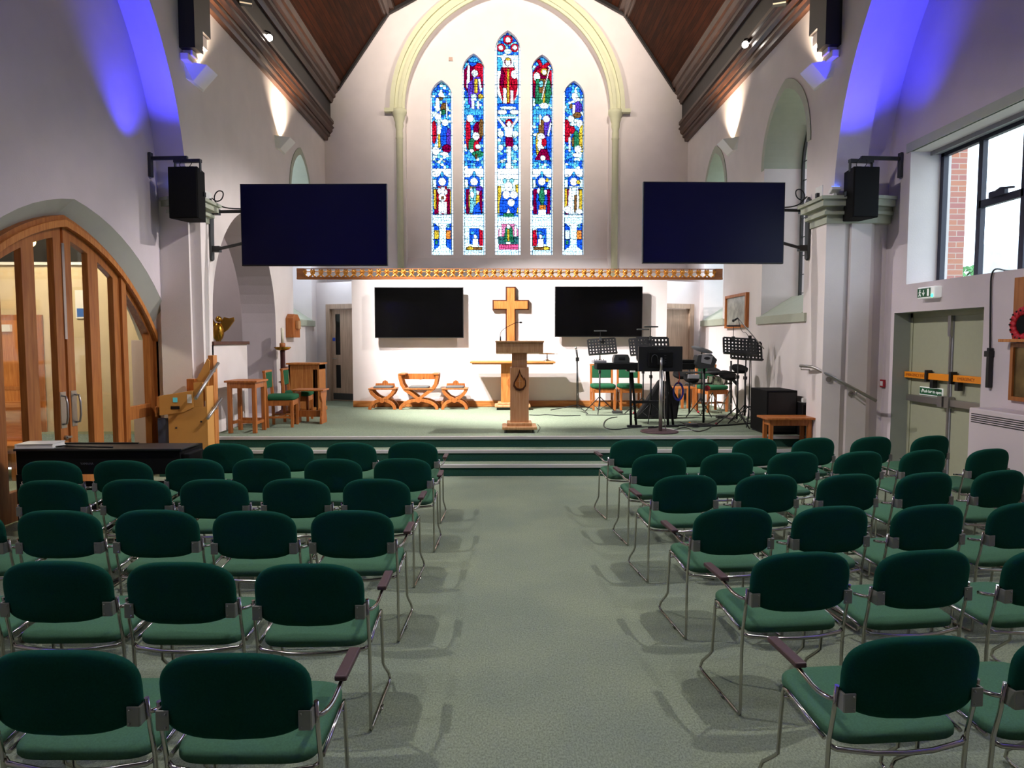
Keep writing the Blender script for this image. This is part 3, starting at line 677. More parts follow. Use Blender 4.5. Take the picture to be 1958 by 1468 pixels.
    F[4] = [E(1098, 184, 6, 7, W), E(1103, 190, 5, 4, W), E(1092, 203, 4, 5, BR), E(1104, 205, 8, 12, PU), R(1094, 200, 1099, 220, W), E(1103, 220, 8, 6, BR), E(1083, 250, 7, 22, RD), E(1093, 248, 6, 8, RD), E(1091, 227, 6, 6.5, W), E(1108, 236, 6.5, 7, W), E(1094, 236, 4, 5, PC), R(1086, 262, 1091, 290, W), E(1101, 268, 6, 20, GR), E(1112, 265, 6, 26, GO),
            R(1093, 262, 1097, 280, BR), E(1105, 285, 7, 7, W), E(1103, 296, 9, 4, W)] + saint(1097, 347, DR, W, PC, False) + [R(1079, 360, 1084, 405, GO), R(1108, 362, 1115, 405, GO), R(1098, 372, 1103, 406, BR), E(1085, 400, 6, 7, W), E(1108, 404, 7, 5, W), E(1106, 348, 4, 4, GO)] + shields(1097, PG, OR)
    def inside(s, x, y):
        if s[0] == 'e': return ((x-s[1])/s[3])**2+((y-s[2])/s[4])**2 < 1
        if s[0] == 'r': return s[1] <= x < s[3] and s[2] <= y < s[4]
        pts = s[1]; c = False; j = len(pts)-1
        for i in range(len(pts)):
            xi, yi = pts[i]; xj, yj = pts[j]
            if (yi > y) != (yj > y) and x < (xj-xi)*(y-yi)/(yj-yi)+xi: c = not c
            j = i
        return c
    rnd = random.Random(3)
    gm = bpy.data.materials.new('stained_glass'); gm.use_nodes = True; nt = gm.node_tree; nt.nodes.remove(nt.nodes['Principled BSDF'])
    at = nt.nodes.new('ShaderNodeAttribute'); at.attribute_name = 'glass'
    tr = nt.nodes.new('ShaderNodeBsdfTransparent'); nt.links.new(at.outputs['Color'], tr.inputs[0])
    nt.links.new(tr.outputs[0], nt.nodes['Material Output'].inputs[0])
    for li, ((cx, hwp, ty, by), h) in enumerate(zip(LANC, holes)):
        S = 5.2; seeds = {}
        def seed(i, j):
            if (i, j) not in seeds: seeds[(i, j)] = ((i+.15+.7*rnd.random())*S, (j+.15+.7*rnd.random())*S, rnd.random(), rnd.random())
            return seeds[(i, j)]
        nx = int(hwp*2/1.05)+2; step = (hwp*2+2)/nx; ny = int((by-ty+2)/1.05)
        shp = F[li]; bgpal = [BL, LB_, TE, LB_, BL, PG, (.03, .2, .75)]
        sid = [[0]*nx for _ in range(ny)]; colr = [[None]*nx for _ in range(ny)]; near = [[0]*nx for _ in range(ny)]
        for j in range(ny):
            y = ty-1+(j+.5)*1.05
            for i in range(nx):
                x = cx-hwp-1+(i+.5)*step
                k = 0
                for q in range(len(shp)-1, -1, -1):
                    if inside(shp[q], x, y): k = q+1; break
                gi, gj = int(x//S), int(y//S); ds = []
                for a in (-1, 0, 1):
                    for c in (-1, 0, 1):
                        s_ = seed(gi+a, gj+c); ds.append(((x-s_[0])**2+(y-s_[1])**2, s_))
                ds.sort(key=lambda t: t[0]); s_ = ds[0][1]
                edge = math.sqrt(ds[1][0])-math.sqrt(ds[0][0])
                base = shp[k-1][-1] if k else bgpal[int(s_[2]*6.99)]
                f = .75+.5*s_[3]
                c = tuple(min(1, v*f)*(1 if min(base) > .5 else .52) for v in base)
                u = abs(x-cx)/hwp
                if u > .88: c = tuple(min(1, v*(.75+.25*(int(y/4) % 2))) for v in (.85, .95, 1)); k = 900+int(y/6)
                if u > .84 and u <= .88: c = (.05, .08, .12)
                if edge < (1.0 if k == 0 else .75) and u <= .84: c = tuple(v*.13 for v in c)
                if y > 161 and int((y-161) % 24.6) == 0: c = tuple(v*.12 for v in c)
                if 417 < y < 422 and u < .8 and int(x*1.1) % 3 and li in (0, 1, 2, 3, 4): c = tuple(v*.62 for v in c)
                sid[j][i] = k; colr[j][i] = c
        v = []; f = []; cols = []
        X = lambda i: PY(cx-hwp-1+i*step, 300, YG).x; Zc = lambda j: PY(cx, ty-1+j*1.05, YG).z
        xs = [X(i) for i in range(nx+1)]; zs = [Zc(j) for j in range(ny+1)]
        ox, oz = PY(cx, by, YG).x, PY(cx, by, YG).z
        for j in range(ny+1):
            for i in range(nx+1): v.append((xs[i]-ox, 0, zs[j]-oz))
        for j in range(ny):
            for i in range(nx):
                f.append((j*(nx+1)+i, j*(nx+1)+i+1, (j+1)*(nx+1)+i+1, (j+1)*(nx+1)+i))
                c = colr[j][i]
                if (i and sid[j][i] != sid[j][i-1]) or (j and sid[j][i] != sid[j-1][i]): c = tuple(q*.16 for q in c)
                cols.append(c)
        me = bpy.data.meshes.new('pane'); me.from_pydata(v, [], f); me.materials.append(gm)
        ca = me.color_attributes.new('glass', 'FLOAT_COLOR', 'CORNER'); buf = []
        for c in cols: buf += [c[0], c[1], c[2], 1]*4
        ca.data.foreach_set('color', buf)
        r = sthing('window_%d' % (5+li), (ox, YG, oz), ['outermost left stained glass lancet, lowest head on the left', 'stained glass lancet with red winged figure, left of the tallest', 'tallest central stained glass lancet with crucifixion', 'stained glass lancet right of the tallest', 'outermost right stained glass lancet'][li])
        o = bpy.data.objects.new('pane', me); COL.objects.link(o); o.parent = r
stained()
# ------------------------------------------------------------------ chairs
def copy_tree(o, parent=None):
    c = o.copy(); COL.objects.link(c); c.parent = parent
    for ch in list(o.children): copy_tree(ch, c)
    return c
def make_chair(s, pad=True):
    """s: side (+1/-1) that carries the armrest"""
    t = thing('stacking_chair', 'x', 'chair', group='green stacking chairs in rows')
    T = Matrix.Translation((0, .2, .428)) @ Matrix.Rotation(math.radians(2.5), 4, 'X')
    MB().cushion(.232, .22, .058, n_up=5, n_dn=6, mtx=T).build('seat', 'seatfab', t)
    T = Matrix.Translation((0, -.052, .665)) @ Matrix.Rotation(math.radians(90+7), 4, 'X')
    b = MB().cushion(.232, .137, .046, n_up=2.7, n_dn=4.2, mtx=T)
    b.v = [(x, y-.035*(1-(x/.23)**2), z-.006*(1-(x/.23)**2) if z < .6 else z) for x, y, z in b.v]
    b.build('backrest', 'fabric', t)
    for k in (-1, 1):
        x = k*.243
        path = [(x, -.045, .625), (x, -.03, .52), (x, -.008, .42), (x, 0, .3), (x, 0, .04), (x, .006, .014), (x, .03, .009), (x+k*.012, .42, .009), (x+k*.014, .455, .02), (x+k*.008, .44, .06), (x, .37, .125), (x, .335, .16), (x, .31, .4), (x, .3, .437), (x, .27, .438), (x, .02, .41)]
        MB().tube(path, .0078, 8).build('side_frame', 'chrome', t)
        b = MB().box(x-k*.006, x-k*.046, -.079, -.074, .549, .613)
        b.v = [(px, py-.0, pz) for px, py, pz in b.v]
        b.ball((x-k*.037, -.081, .602), .004, 8, 5); b.ball((x-k*.037, -.081, .56), .004, 8, 5)
        b.box(x-k*.012, x-k*.004, -.077, -.03, .55, .612)
        b.build('bracket', 'plate', t, bevel=.004)
        MB().tube([(x+k*.012, .2, .014), (x+k*.022, .2, .02), (x+k*.024, .16, .02), (x+k*.012, .16, .014)], .004, 6).build('linking_clip', 'chrome', t)
    MB().tube([(-.243, .0, .4), (-.22, -.016, .392), (-.1, -.04, .386), (0, -.045, .384), (.1, -.04, .386), (.22, -.016, .392), (.243, 0, .4)], .009, 8).build('rear_rail', 'chrome', t)
    MB().tube([(-.243, .3, .4), (-.2, .3, .398), (.2, .3, .398), (.243, .3, .4)], .006, 6).build('front_rail', 'chrome', t)
    x = s*.243
    if not pad:
        MB().tube([(x, -.036, .575), (x+s*.014, -.026, .573), (x+s*.024, -.005, .57), (x+s*.03, .03, .566)], .008, 8, smooth_path=1).build('linking_hook', 'chrome', t)
        return t
    MB().tube([(x, -.036, .575), (x+s*.018, -.02, .573), (x+s*.03, .03, .575), (x+s*.034, .09, .588), (x+s*.035, .16, .598), (x+s*.035, .3, .6)], .0085, 8, smooth_path=1).build('arm_tube', 'chrome', t)
    MB().box(x+s*.035-.021, x+s*.035+.021, .115, .335, .603, .623).build('armrest', 'arm', t, bevel=.006)
    return t
# (px, py) of the top of each backrest as read off the photograph, aisle first
LEFT = [[(789, 843), (671, 844), (550, 844), (434, 846)],
        [(769, 874), (636, 875), (498, 875), (370, 875), (233, 878), (96, 879)],
        [(719, 913), (565, 913), (407, 914), (258, 914), (97, 916)],
        [(672, 973), (484, 974), (297, 972), (110, 973), (-77, 974)],
        [(589, 1074), (342, 1071), (105, 1069), (-134, 1069)],
        [(445, 1243), (117, 1237), (-205, 1233)]]
RIGHT = [[(1213, 838), (1331, 837), (1445, 836), (1557, 835), (1668, 833), (1781, 831)],
         [(1262, 866), (1392, 864), (1519, 862), (1644, 861), (1767, 858), (1892, 856)],
         [(1312, 906), (1468, 905), (1623, 904), (1771, 901), (1913, 897)],
         [(1404, 968), (1591, 965), (1778, 962), (1957, 958)],
         [(1535, 1052), (1770, 1048), (2008, 1044)],
         [(1750, 1211), (2068, 1204)]]
ordn = ['first', 'second', 'third', 'fourth', 'fifth', 'sixth']
rown = ['front row', 'second row', 'third row', 'fourth row', 'fifth row', 'back row']
used = {}
for side, rows in (('left', LEFT), ('right', RIGHT)):
    sg = 1 if side == 'left' else -1; protos = {True: [make_chair(sg, True), 0], False: [make_chair(sg, False), 0]}
    for ri, row in enumerate(rows):
        W_ = [PZ(px, py+2, .795) for px, py in row]
        for ci, p in enumerate(W_):
            if side == 'left': rz = random.uniform(-.6, .8)
            else: rz = 5+2.0*ci+(4-ri)*.15+random.uniform(-.6, .6)
            rz = math.radians(rz)
            pr = protos[ci == 0]; o = pr[0] if not pr[1] else copy_tree(pr[0]); pr[1] = 1
            off = Vector((math.sin(rz)*-.07, math.cos(rz)*.07, 0))
            o.location = (p.x+off.x, p.y+off.y, 0); o.rotation_euler = (0, 0, rz)
            where = 'aisle seat' if ci == 0 else ordn[ci]+' seat from the aisle'
            extra = ' with aisle armrest' if ci == 0 else ''
            o['label'] = 'green padded chrome chair%s, %s, %s, %s block' % (extra, where, rown[ri], side)
# ------------------------------------------------------------------ oak arch doors (left)
def arch_doors():
    X = OL-.19; y0 = 7.25; r = sthing('door_1', (X, y0, 0), 'glazed oak double doors filling the pointed arch')
    A, SP, RI = 1.9, 1.74, 1.3
    arc = lowarch(0, A, 0, SP, RI, .1, 30)[1:32]
    def hy(y):                       # height of the arch line at offset y
        u = -abs(y)
        for (x0, z0), (x1, z1) in zip(arc, arc[1:]):
            if x0 <= u <= x1: return z0+(z1-z0)*(u-x0)/(x1-x0)
        return SP
    o = lowarch(0, A, 0, SP, RI, .1); i1 = lowarch(0, A-.1, 0, SP-.02, RI-.1, .1)
    MB().prism([*o, *i1[::-1]], yz, -.09, .07).build('arch_frame', 'oak_door', r)
    i2 = lowarch(0, A-.04, 0, SP-.01, RI-.04, .1); MB().prism([*i2, *i1[::-1]], yz, .07, .1).build('arch_moulding', 'oak', r)
    for s in (-1, 1): MB().box(-.088, .074, s*(A-.102), s*(A+.0), 0, SP-.002).build('jamb', 'oak_door', r)
    # fixed side lights and leaf glazing
    def panel(a, b, name, st, x0, x1, bottom=.02, rail=.2, midrail=None, glass=True, m='oak_door'):
        """framed light between offsets a..b following the arch"""
        k = 10; T = [(a+(b-a)*q/k) for q in range(k+1)]
        out = [(a, bottom)] + [(y, hy(y)-.09) for y in T] + [(b, bottom)]
        ai, bi = a+st, b-st; T2 = [(ai+(bi-ai)*q/k) for q in range(k+1)]
        inn = [(ai, bottom+rail)] + [(y, hy(y)-.09-.1) for y in T2] + [(bi, bottom+rail)]
        MB().slab([out, inn], yz, x0, x1).build(name, m, r)
        MB().prism(inn, yz, (x0+x1)/2-.004, (x0+x1)/2+.004).build('pane', 'glass', r)
        if midrail: MB().box(x0+.005, x1-.005, ai, bi, midrail, midrail+.16).build('rail', m, r)
    panel(-1.8, -1.08, 'side_light', .1, -.05, .03, midrail=.75)
    panel(1.08, 1.8, 'side_light', .1, -.05, .03, midrail=.75)
    for s in (-1, 1):
        MB().box(-.07, .07, s*1.08-.05, s*1.08+.05, 0, hy(1.08)-.09).build('mullion', 'oak_door', r)
        a, b = (s*1.03, s*.02) if s < 0 else (.02, 1.03)
        k = 12; T = [(a+(b-a)*q/k) for q in range(k+1)]; bt = .03
        out = [(a, bt)] + [(y, hy(y)-.11) for y in T] + [(b, bt)]
        mid = a+(b-a)*.5 if s < 0 else a+(b-a)*.5
        loops = [out]
        panes = []
        segs = [(a+.12, mid-.09), (mid+.09, b-.12)]
        for (p, q) in segs:
            T2 = [(p+(q-p)*w/6) for w in range(7)]
            inn = [(p, bt+.28)] + [(y, hy(y)-.11-.11) for y in T2] + [(q, bt+.28)]; loops.append(inn); panes.append(inn)
        MB().slab(loops, yz, -.03, .04).build('door_leaf', 'oak_door', r, bevel=.004)
        for p in panes: MB().prism(p, yz, -.002, .006).build('pane', 'glass', r)
    for s in (-1, 1):
        b = MB().box(.04, .046, s*.09-.045, s*.09+.045, .82, 1.2)
        b.tube([(.046, s*.11, .86), (.1, s*.11, .87), (.1, s*.11, 1.15), (.046, s*.11, 1.16)], .011, 8, smooth_path=1); b.build('pull_handle', 'steel', r)
    b = MB().lathe([(.02, 0), (.02, .03)], 12, (0, 0, 0), 0, Matrix.Translation((.04, -.08, .72)) @ Matrix.Rotation(PI/2, 4, 'Y')); b.box(.05, .08, -.09, -.02, .71, .73); b.build('lock_turn', 'steel', r)
    MB().box(.042, .05, -.02, .02, 1.75, 2.75).build('flush_bolt', 'steel', r)
arch_doors()
o = tag(MB().box(-5.9, -5.72, 9.84, 9.86, 2.02, 2.42).build('notice', 'white'), 'blue and white notice on cream lobby wall above the oak door', 'sign')
b = MB(); b.box(-5.6, -5.4, 0, .005, 0, .1)
tag(MB().box(0, .18, -.012, 0, 0, .4, 0).box(.02, .16, -.014, -.012, .02, .14, 1).build('lobby_poster', ['white', mat('poster_blue', '3A6AB4', .5)], loc=(-6.12, 9.86, 2.05)), 'small white and blue poster on the cream wall behind the arch doors', 'poster')
bpy.data.objects.remove(o)
t = thing('lobby_bench', 'orange oak bench front seen low through the arch door glass', 'bench', (-6.9, 8.6, 0))
MB().box(-1.0, .9, -.2, .2, .38, .44).build('seat', 'oak_x', t); MB().box(-1.0, .9, .2, .25, .1, .95).build('back_panel', 'oak_x', t)
for x in (-.95, .8): MB().box(x, x+.06, -.18, .18, 0, .38).build('leg', 'oak', t)
lp = tag(MB().ball((0, 0, 0), .07).build('lobby_glow', mat('ball_glow', 'FFE2A8', .5, emit='FFD890', es=6), loc=(-6.35, 9.3, 3.05)), 'small glowing ball under the dark lobby ceiling behind the doors', 'lamp')  # emissive ball put in for a blurred glow behind the panes
MB().tube([(0, 0, .06), (0, 0, .85)], .008).build('cord', 'black', lp)
# ------------------------------------------------------------------ piano
pl = PZ(357, 860, .8); py_ = 6.03
t = thing('digital_piano', 'black digital piano with its back to the chairs, left of the rows', 'piano', (-3.53, py_, -.065))
b = MB(); b.box(-.78, .66, -.02, .03, .62, .845); b.box(-.78, .66, .03, .44, .62, .83); b.build('cabinet', 'blackm', t, bevel=.006)
MB().box(-.79, .68, -.04, .3, .83, .85).build('lid', 'black', t, bevel=.005)
for x in (-.78, .6): MB().box(x, x+.06, -.03, .44, .065, .62).build('side_panel', 'blackm', t, bevel=.004)
MB().box(.66, .73, .0, .3, .56, .8).build('key_block', 'blackm', t, bevel=.01)
MB().box(-.72, .6, .06, .08, .1, .54).build('back_board', 'blackm', t)
MB().box(-.6, .15, .25, .27, .85, .862).build('music_rest', 'black', t)
TX = Matrix.Translation((-.16, -.022, .715)) @ Matrix.Rotation(PI/2, 4, 'X')
LG = mat('dim_logo_grey', '5A5A5C', .5); M['logo'] = LG
text('logo', 'YAMAHA', .028, 'logo', TX, t); text('logo', 'Clavinova', .032, 'logo', Matrix.Translation((.02, -.022, .715)) @ Matrix.Rotation(PI/2, 4, 'X'), t, shear=.3)
t = thing('hymn_book', 'thick white book lying on the left end of the piano lid', 'book', (-4.15, py_+.08, .785), .1)
MB().box(-.16, .14, -.09, .11, .004, .036).build('pages', 'paper', t); b = MB(); b.box(-.165, .145, -.095, .115, 0, .004); b.box(-.165, .145, -.095, .115, .036, .04); b.box(-.17, -.16, -.095, .115, 0, .04); b.build('cover', 'white', t)
tag(MB().tube([(0, 0, .012), (.06, -.03, .02), (.05, .04, .015), (.1, .02, .01), (.3, .03, .007), (.5, .0, .007)], .007, 6, smooth_path=2).build('cable', 'black', loc=(-3.98, py_+.02, .785)), 'short black cable trailing over the piano lid beside the white book', 'cable')
# ------------------------------------------------------------------ wheelchair lift + stair rails
LX, LY = -4.3, 8.72
t = thing('wheelchair_lift', 'tan wooden panelled wheelchair lift beside the left end of the steps', 'lift', (LX, LY, 0))
MB().box(.0, .48, 0, .03, 0, .89).build('front_panel', 'liftwood', t, bevel=.004)
b = MB(); b.prism([(-.1, .78), (.2, .82), (.33, .88), (.33, 1.1), (-.1, 1.03)], xz, -.02, .12); b.build('control_box', 'liftwood', t, bevel=.004)
MB().box(-.125, -.1, -.02, .12, .89, 1.02).build('end_cap', 'oak', t)
MB().box(.08, .135, -.026, -.02, .95, 1.01).build('display', 'teal', t); MB().box(.05, .16, -.026, -.02, .86, .9).build('card_slot', 'black', t); MB().box(.26, .315, -.026, -.02, .94, 1.05).build('notice', 'white', t)
MB().tube([(-.11, .02, .88), (-.15, .02, .89), (-.165, .02, .85), (-.16, .02, .76)], .014, 8, smooth_path=1).build('grab_rail', 'oak', t)
MB().box(-.15, .02, .03, .06, .0, .74).build('side_gate', 'navy', t)
MB().box(.335, .45, .0, .04, .89, 1.2).build('door_panel', 'liftwood', t)
b = MB(); b.prism([(.3, .95), (.42, .95), (.45, 1.2), (.47, 1.47), (.44, 1.5), (.29, 1.22)], xz, .18, .22); b.build('sloping_panel', 'liftwood', t)
MB().box(.2, .3, .1, .2, .9, 1.24).build('hinge_block', 'chairwood', t, bevel=.004)
MB().box(.44, .51, .2, .32, 0, 1.54).build('post', 'oak', t, bevel=.004)
MB().box(.48, .5, .0, .2, 0, 1.15).build('side_panel', 'liftwood', t)
for px_, z in ((.42, .7), (.1, .62)): MB().lathe([(.012, 0), (.012, .008)], 10, (0, 0, 0), 0, Matrix.Translation((px_, 0, z)) @ Matrix.Rotation(PI/2, 4, 'X')).build('bolt', 'dgrey', t)
def rail(name, label, pts, wall_pts, r=.02):
    o = Vector(pts[0]); t = thing(name, label, 'handrail', o)
    MB().tube([Vector(p)-o for p in pts], r, 10, smooth_path=1).build('rail', 'steel', t)
    for a, b_ in wall_pts:
        a = Vector(a)-o; b_ = Vector(b_)-o; m = Vector((b_.x, a.y, a.z-.04))
        bb = MB().tube([a, Vector((a.x, a.y, a.z-.05)), Vector((b_.x, b_.y, a.z-.06))], .008, 6)
        bb.lathe([(.032, 0), (.03, .008), (.01, .012)], 12, (0, 0, 0), 0, Matrix.Translation((b_.x, b_.y, a.z-.06)) @ Matrix.Rotation(PI/2*(1 if a.x > b_.x else -1), 4, 'Y')); bb.build('bracket', 'steel', t)
    return t
rail('handrail', 'upper stainless handrail rising beside the wooden lift post', [PX(374, 762, -3.74), PX(417, 694, -3.74)], [(PX(411, 703, -3.74), (-3.795, PX(411, 703, -3.74).y, 0))])
rail('handrail', 'lower short stainless handrail below the upper one by the lift', [PX(397, 800, -3.74), PX(423, 762, -3.74)], [(PX(415, 774, -3.74), (-3.795, PX(415, 774, -3.74).y, 0))])
a = PX(1533, 701, XR+.02); 
rail('handrail', 'long stainless handrail sloping down the right wall by the steps', [(3.98, 9.14, 1.395), (4.0, 8.9, 1.395), (4.03, 8.82, 1.385), (4.67, 8.49, .975)],
     []).location
# ------------------------------------------------------------------ chancel left furniture
def ctable(loc, w, d, h, label, lw=.055, top='oak_x', name='table', mm='chairwood', str_=True, rz=0, over=.03):
    t = thing(name, label, 'table', loc, rz)
    MB().box(-w/2-over, w/2+over, -d/2-over, d/2+over, h-.028, h).build('tabletop', mm, t, bevel=.006)
    b = MB(); b.box(-w/2+.02, w/2-.02, -d/2+.005, -d/2+.025, h-.11, h-.028); b.box(-w/2+.02, w/2-.02, d/2-.025, d/2-.005, h-.11, h-.028)
    b.box(-w/2+.005, -w/2+.025, -d/2+.02, d/2-.02, h-.11, h-.028); b.box(w/2-.025, w/2-.005, -d/2+.02, d/2-.02, h-.11, h-.028); b.build('apron', mm, t)
    for sx in (-1, 1):
        for sy in (-1, 1): MB().box(sx*w/2, sx*(w/2-lw), sy*d/2, sy*(d/2-lw), 0, h-.028).build('leg', mm, t, bevel=.004)
    if str_:
        b = MB()
        for sx in (-1, 1): b.box(sx*(w/2-.015), sx*(w/2-.04), -d/2+.03, d/2-.03, .12, .16)
        b.box(-w/2+.03, w/2-.03, -d/2+.015, -d/2+.04, .14, .18); b.box(-w/2+.03, w/2-.03, d/2-.04, d/2-.015, .14, .18); b.build('stretcher', mm, t)
    return t
p = PZ(440, 832, FH)
ctable((-3.72, 9.86, FH), .4, .42, .75, 'tall square wooden table by the white parapet, left of the green seated chairs', rz=math.radians(0))
def wchair(loc, rz, label, h=.86, w=.44):
    t = thing('wooden_chair', label, 'chair', loc, rz, 'wooden chairs with green seats')
    m = 'chairwood'
    for sx in (-1, 1):
        MB().box(sx*w/2, sx*(w/2-.042), .2, .16+.0, 0, .4).build('leg', m, t, bevel=.004)
        b = MB(); P = [(-.2, 0), (-.16, 0), (-.165, .42), (-.2, h), (-.235, h), (-.21, .42)]
        b.prism(P, yz, sx*w/2, sx*(w/2-.036)); b.build('leg', m, t)
    b = MB(); b.box(-w/2+.01, w/2-.01, .17, .195, .33, .41); b.box(-w/2+.01, -w/2+.035, -.18, .18, .33, .41); b.box(w/2-.035, w/2-.01, -.18, .18, .33, .41); b.box(-w/2+.01, w/2-.01, -.2, -.18, .33, .41); b.build('seat_frame', m, t)
    MB().cushion(w/2+.005, .225, .09, n_up=7, n_dn=7, mtx=Matrix.Translation((0, .0, .45))).build('seat', 'fabric2', t)
    b = MB(); b.box(-w/2+.036, w/2-.036, -.215, -.185, h-.27, h-.03); b.build('back_pad', 'fabric2', t, bevel=.012)
    MB().box(-w/2-.005, w/2+.005, -.24, -.195, h-.03, h).build('top_rail', m, t, bevel=.004)
    b = MB(); b.box(-w/2+.005, -w/2+.03, -.18, .18, .14, .17); b.box(w/2-.03, w/2-.005, -.18, .18, .14, .17); b.box(-w/2+.03, w/2-.03, -.03, .0, .14, .17); b.build('stretcher', m, t)
    return t
wchair((-3.42, 10.5, FH), math.radians(-84), 'wooden chair with green seat facing right, beside the tall square table')
wchair((-3.4, 11.25, FH), math.radians(-84), 'wooden chair with green seat facing right, further back by the candle stand')
wchair((PZ(1153, 783, FH).x, 12.95, FH), PI, 'wooden chair with green seat against the wall, left of the pair behind the keyboard')
wchair((PZ(1205, 783, FH).x, 12.95, FH), PI, 'wooden chair with green seat against the wall, right of the pair behind the keyboard')
wchair((3.85, 12.6, FH), PI+.3, 'wooden chair with green seat behind the drum kit on the right')
t = thing('kneeling_desk', 'small wooden reading desk with shaped side, between the two left chairs', 'desk', (-3.0, 10.87, FH), 0)
b = MB(); b.prism([(-.16, 0), (.16, 0), (.16, .08), (.11, .2), (.1, .34), (.17, .44), (.17, .52), (-.17, .52), (-.17, .44), (-.1, .34), (-.11, .2), (-.16, .08)], yz, .09, .12); b.build('side_panel', 'chairwood', t)
b = MB(); b.prism([(-.16, 0), (.16, 0), (.16, .08), (.11, .2), (.1, .34), (.17, .44), (.17, .52), (-.17, .52), (-.17, .44), (-.1, .34), (-.11, .2), (-.16, .08)], yz, -.32, -.29); b.build('side_panel', 'chairwood', t)
MB().box(-.34, .16, -.18, .18, .52, .545).build('top', 'chairwood', t, bevel=.005); MB().box(-.3, .1, -.02, .02, .1, .2).build('rail', 'chairwood', t)
c0 = PZ(541, 778, FH)
t = thing('candle_stand', 'tall dark red turned candle stand with cream candle, left chancel', 'candle stand', (PY(541, 700, 12.2).x, 12.2, FH))
MB().lathe([(.15, 0), (.15, .03), (.1, .05), (.05, .08), (.045, .12), (.04, .5), (.045, .52), (.045, .55), (.042, 1.1), (.045, 1.14)], 14).build('shaft', 'plumwood', t)
MB().lathe([(.045, .56), (.09, .575), (.045, .59)], 16).build('collar', 'plumwood', t)
MB().lathe([(.04, 1.13), (.11, 1.15), (.15, 1.19), (.14, 1.2), (.06, 1.18), (.05, 1.18)], 20).build('drip_pan', 'brass', t); MB().lathe([(.05, 1.14), (.05, 1.26), (.035, 1.27)], 14).build('socket', 'chairwood', t)
MB().lathe([(.026, 1.26), (.026, 1.53), (.004, 1.54), (.003, 1.56)], 14).build('candle', 'candle', t)
p0 = PX(553, 623, XL)
t = thing('wall_plaque', 'small wooden carved plaque with pointed top on the left chancel wall', 'plaque', (XL, p0.y, p0.z))
MB().prism([(-.22, -.22), (.22, -.22), (.22, .14), (.1, .22), (-.1, .22), (-.22, .14)], yz, 0, .14).build('body', 'chairwood', t, bevel=.01)
MB().box(.14, .2, -.08, .08, -.06, .1).build('boss', 'oak_pale', t, bevel=.01)
p = PZ(583, 788, FH)
t = thing('pedestal_desk', 'plain oak reading desk standing before the left vestry door', 'desk', (PY(583, 750, 12.6).x, 12.75, FH))
MB().box(-.31, .31, -.25, .28, .87, .9).build('top', 'oak', t, bevel=.006)
b = MB(); b.box(-.28, .2, -.2, -.17, 0, .87); b.build('front_panel', 'oak', t)
MB().box(-.28, -.25, -.2, .25, 0, .87).build('side_panel', 'oak', t); MB().box(.25, .28, -.2, .25, 0, .87).build('side_panel', 'oak', t)
MB().box(.17, .2, -.2, .25, 0, .78).build('inner_panel', 'oak', t)
b = MB(); b.box(-.3, .22, -.22, -.2, 0, .09); b.box(.25, .3, -.22, .27, 0, .07); b.build('plinth', 'oak', t, bevel=.004); MB().box(.2, .28, -.19, .25, .78, .87).build('rail', 'oak', t)
# ------------------------------------------------------------------ eagle lectern behind the parapet
t = thing('eagle_lectern', 'gilt brass eagle lectern half seen above the white parapet', 'lectern', (-4.98, 11.95, FH), .3)
MB().lathe([(.2, 0), (.2, .04), (.08, .1), (.05, .2), (.045, .9), (.09, .95), (.05, 1.0), (.05, 1.22), (.11, 1.25), (.04, 1.32)], 16).build('column', 'silver', t)
b = MB(); b.ball((.0, 0, 1.46), .11, 14, 10, 0, (.9, .9, 1.5)); b.ball((.02, -.05, 1.68), .055, 12, 8, 0, (1, 1.2, 1)); b.tube([(.02, -.1, 1.68), (.02, -.15, 1.66)], [.02, .004], 8); b.tube([(0, .02, 1.4), (0, .1, 1.28)], [.06, .02], 8)
b.build('eagle_body', 'brass', t)
for s in (-1, 1):
    b = MB(); b.prism([(.05*s, 1.42), (.16*s, 1.5), (.27*s, 1.66), (.26*s, 1.72), (.18*s, 1.7), (.1*s, 1.72), (.04*s, 1.62)], lambda u, w, q: (u, q+abs(u)*.2, w), -.03, .02); b.build('wing', 'brass', t, bevel=.008)
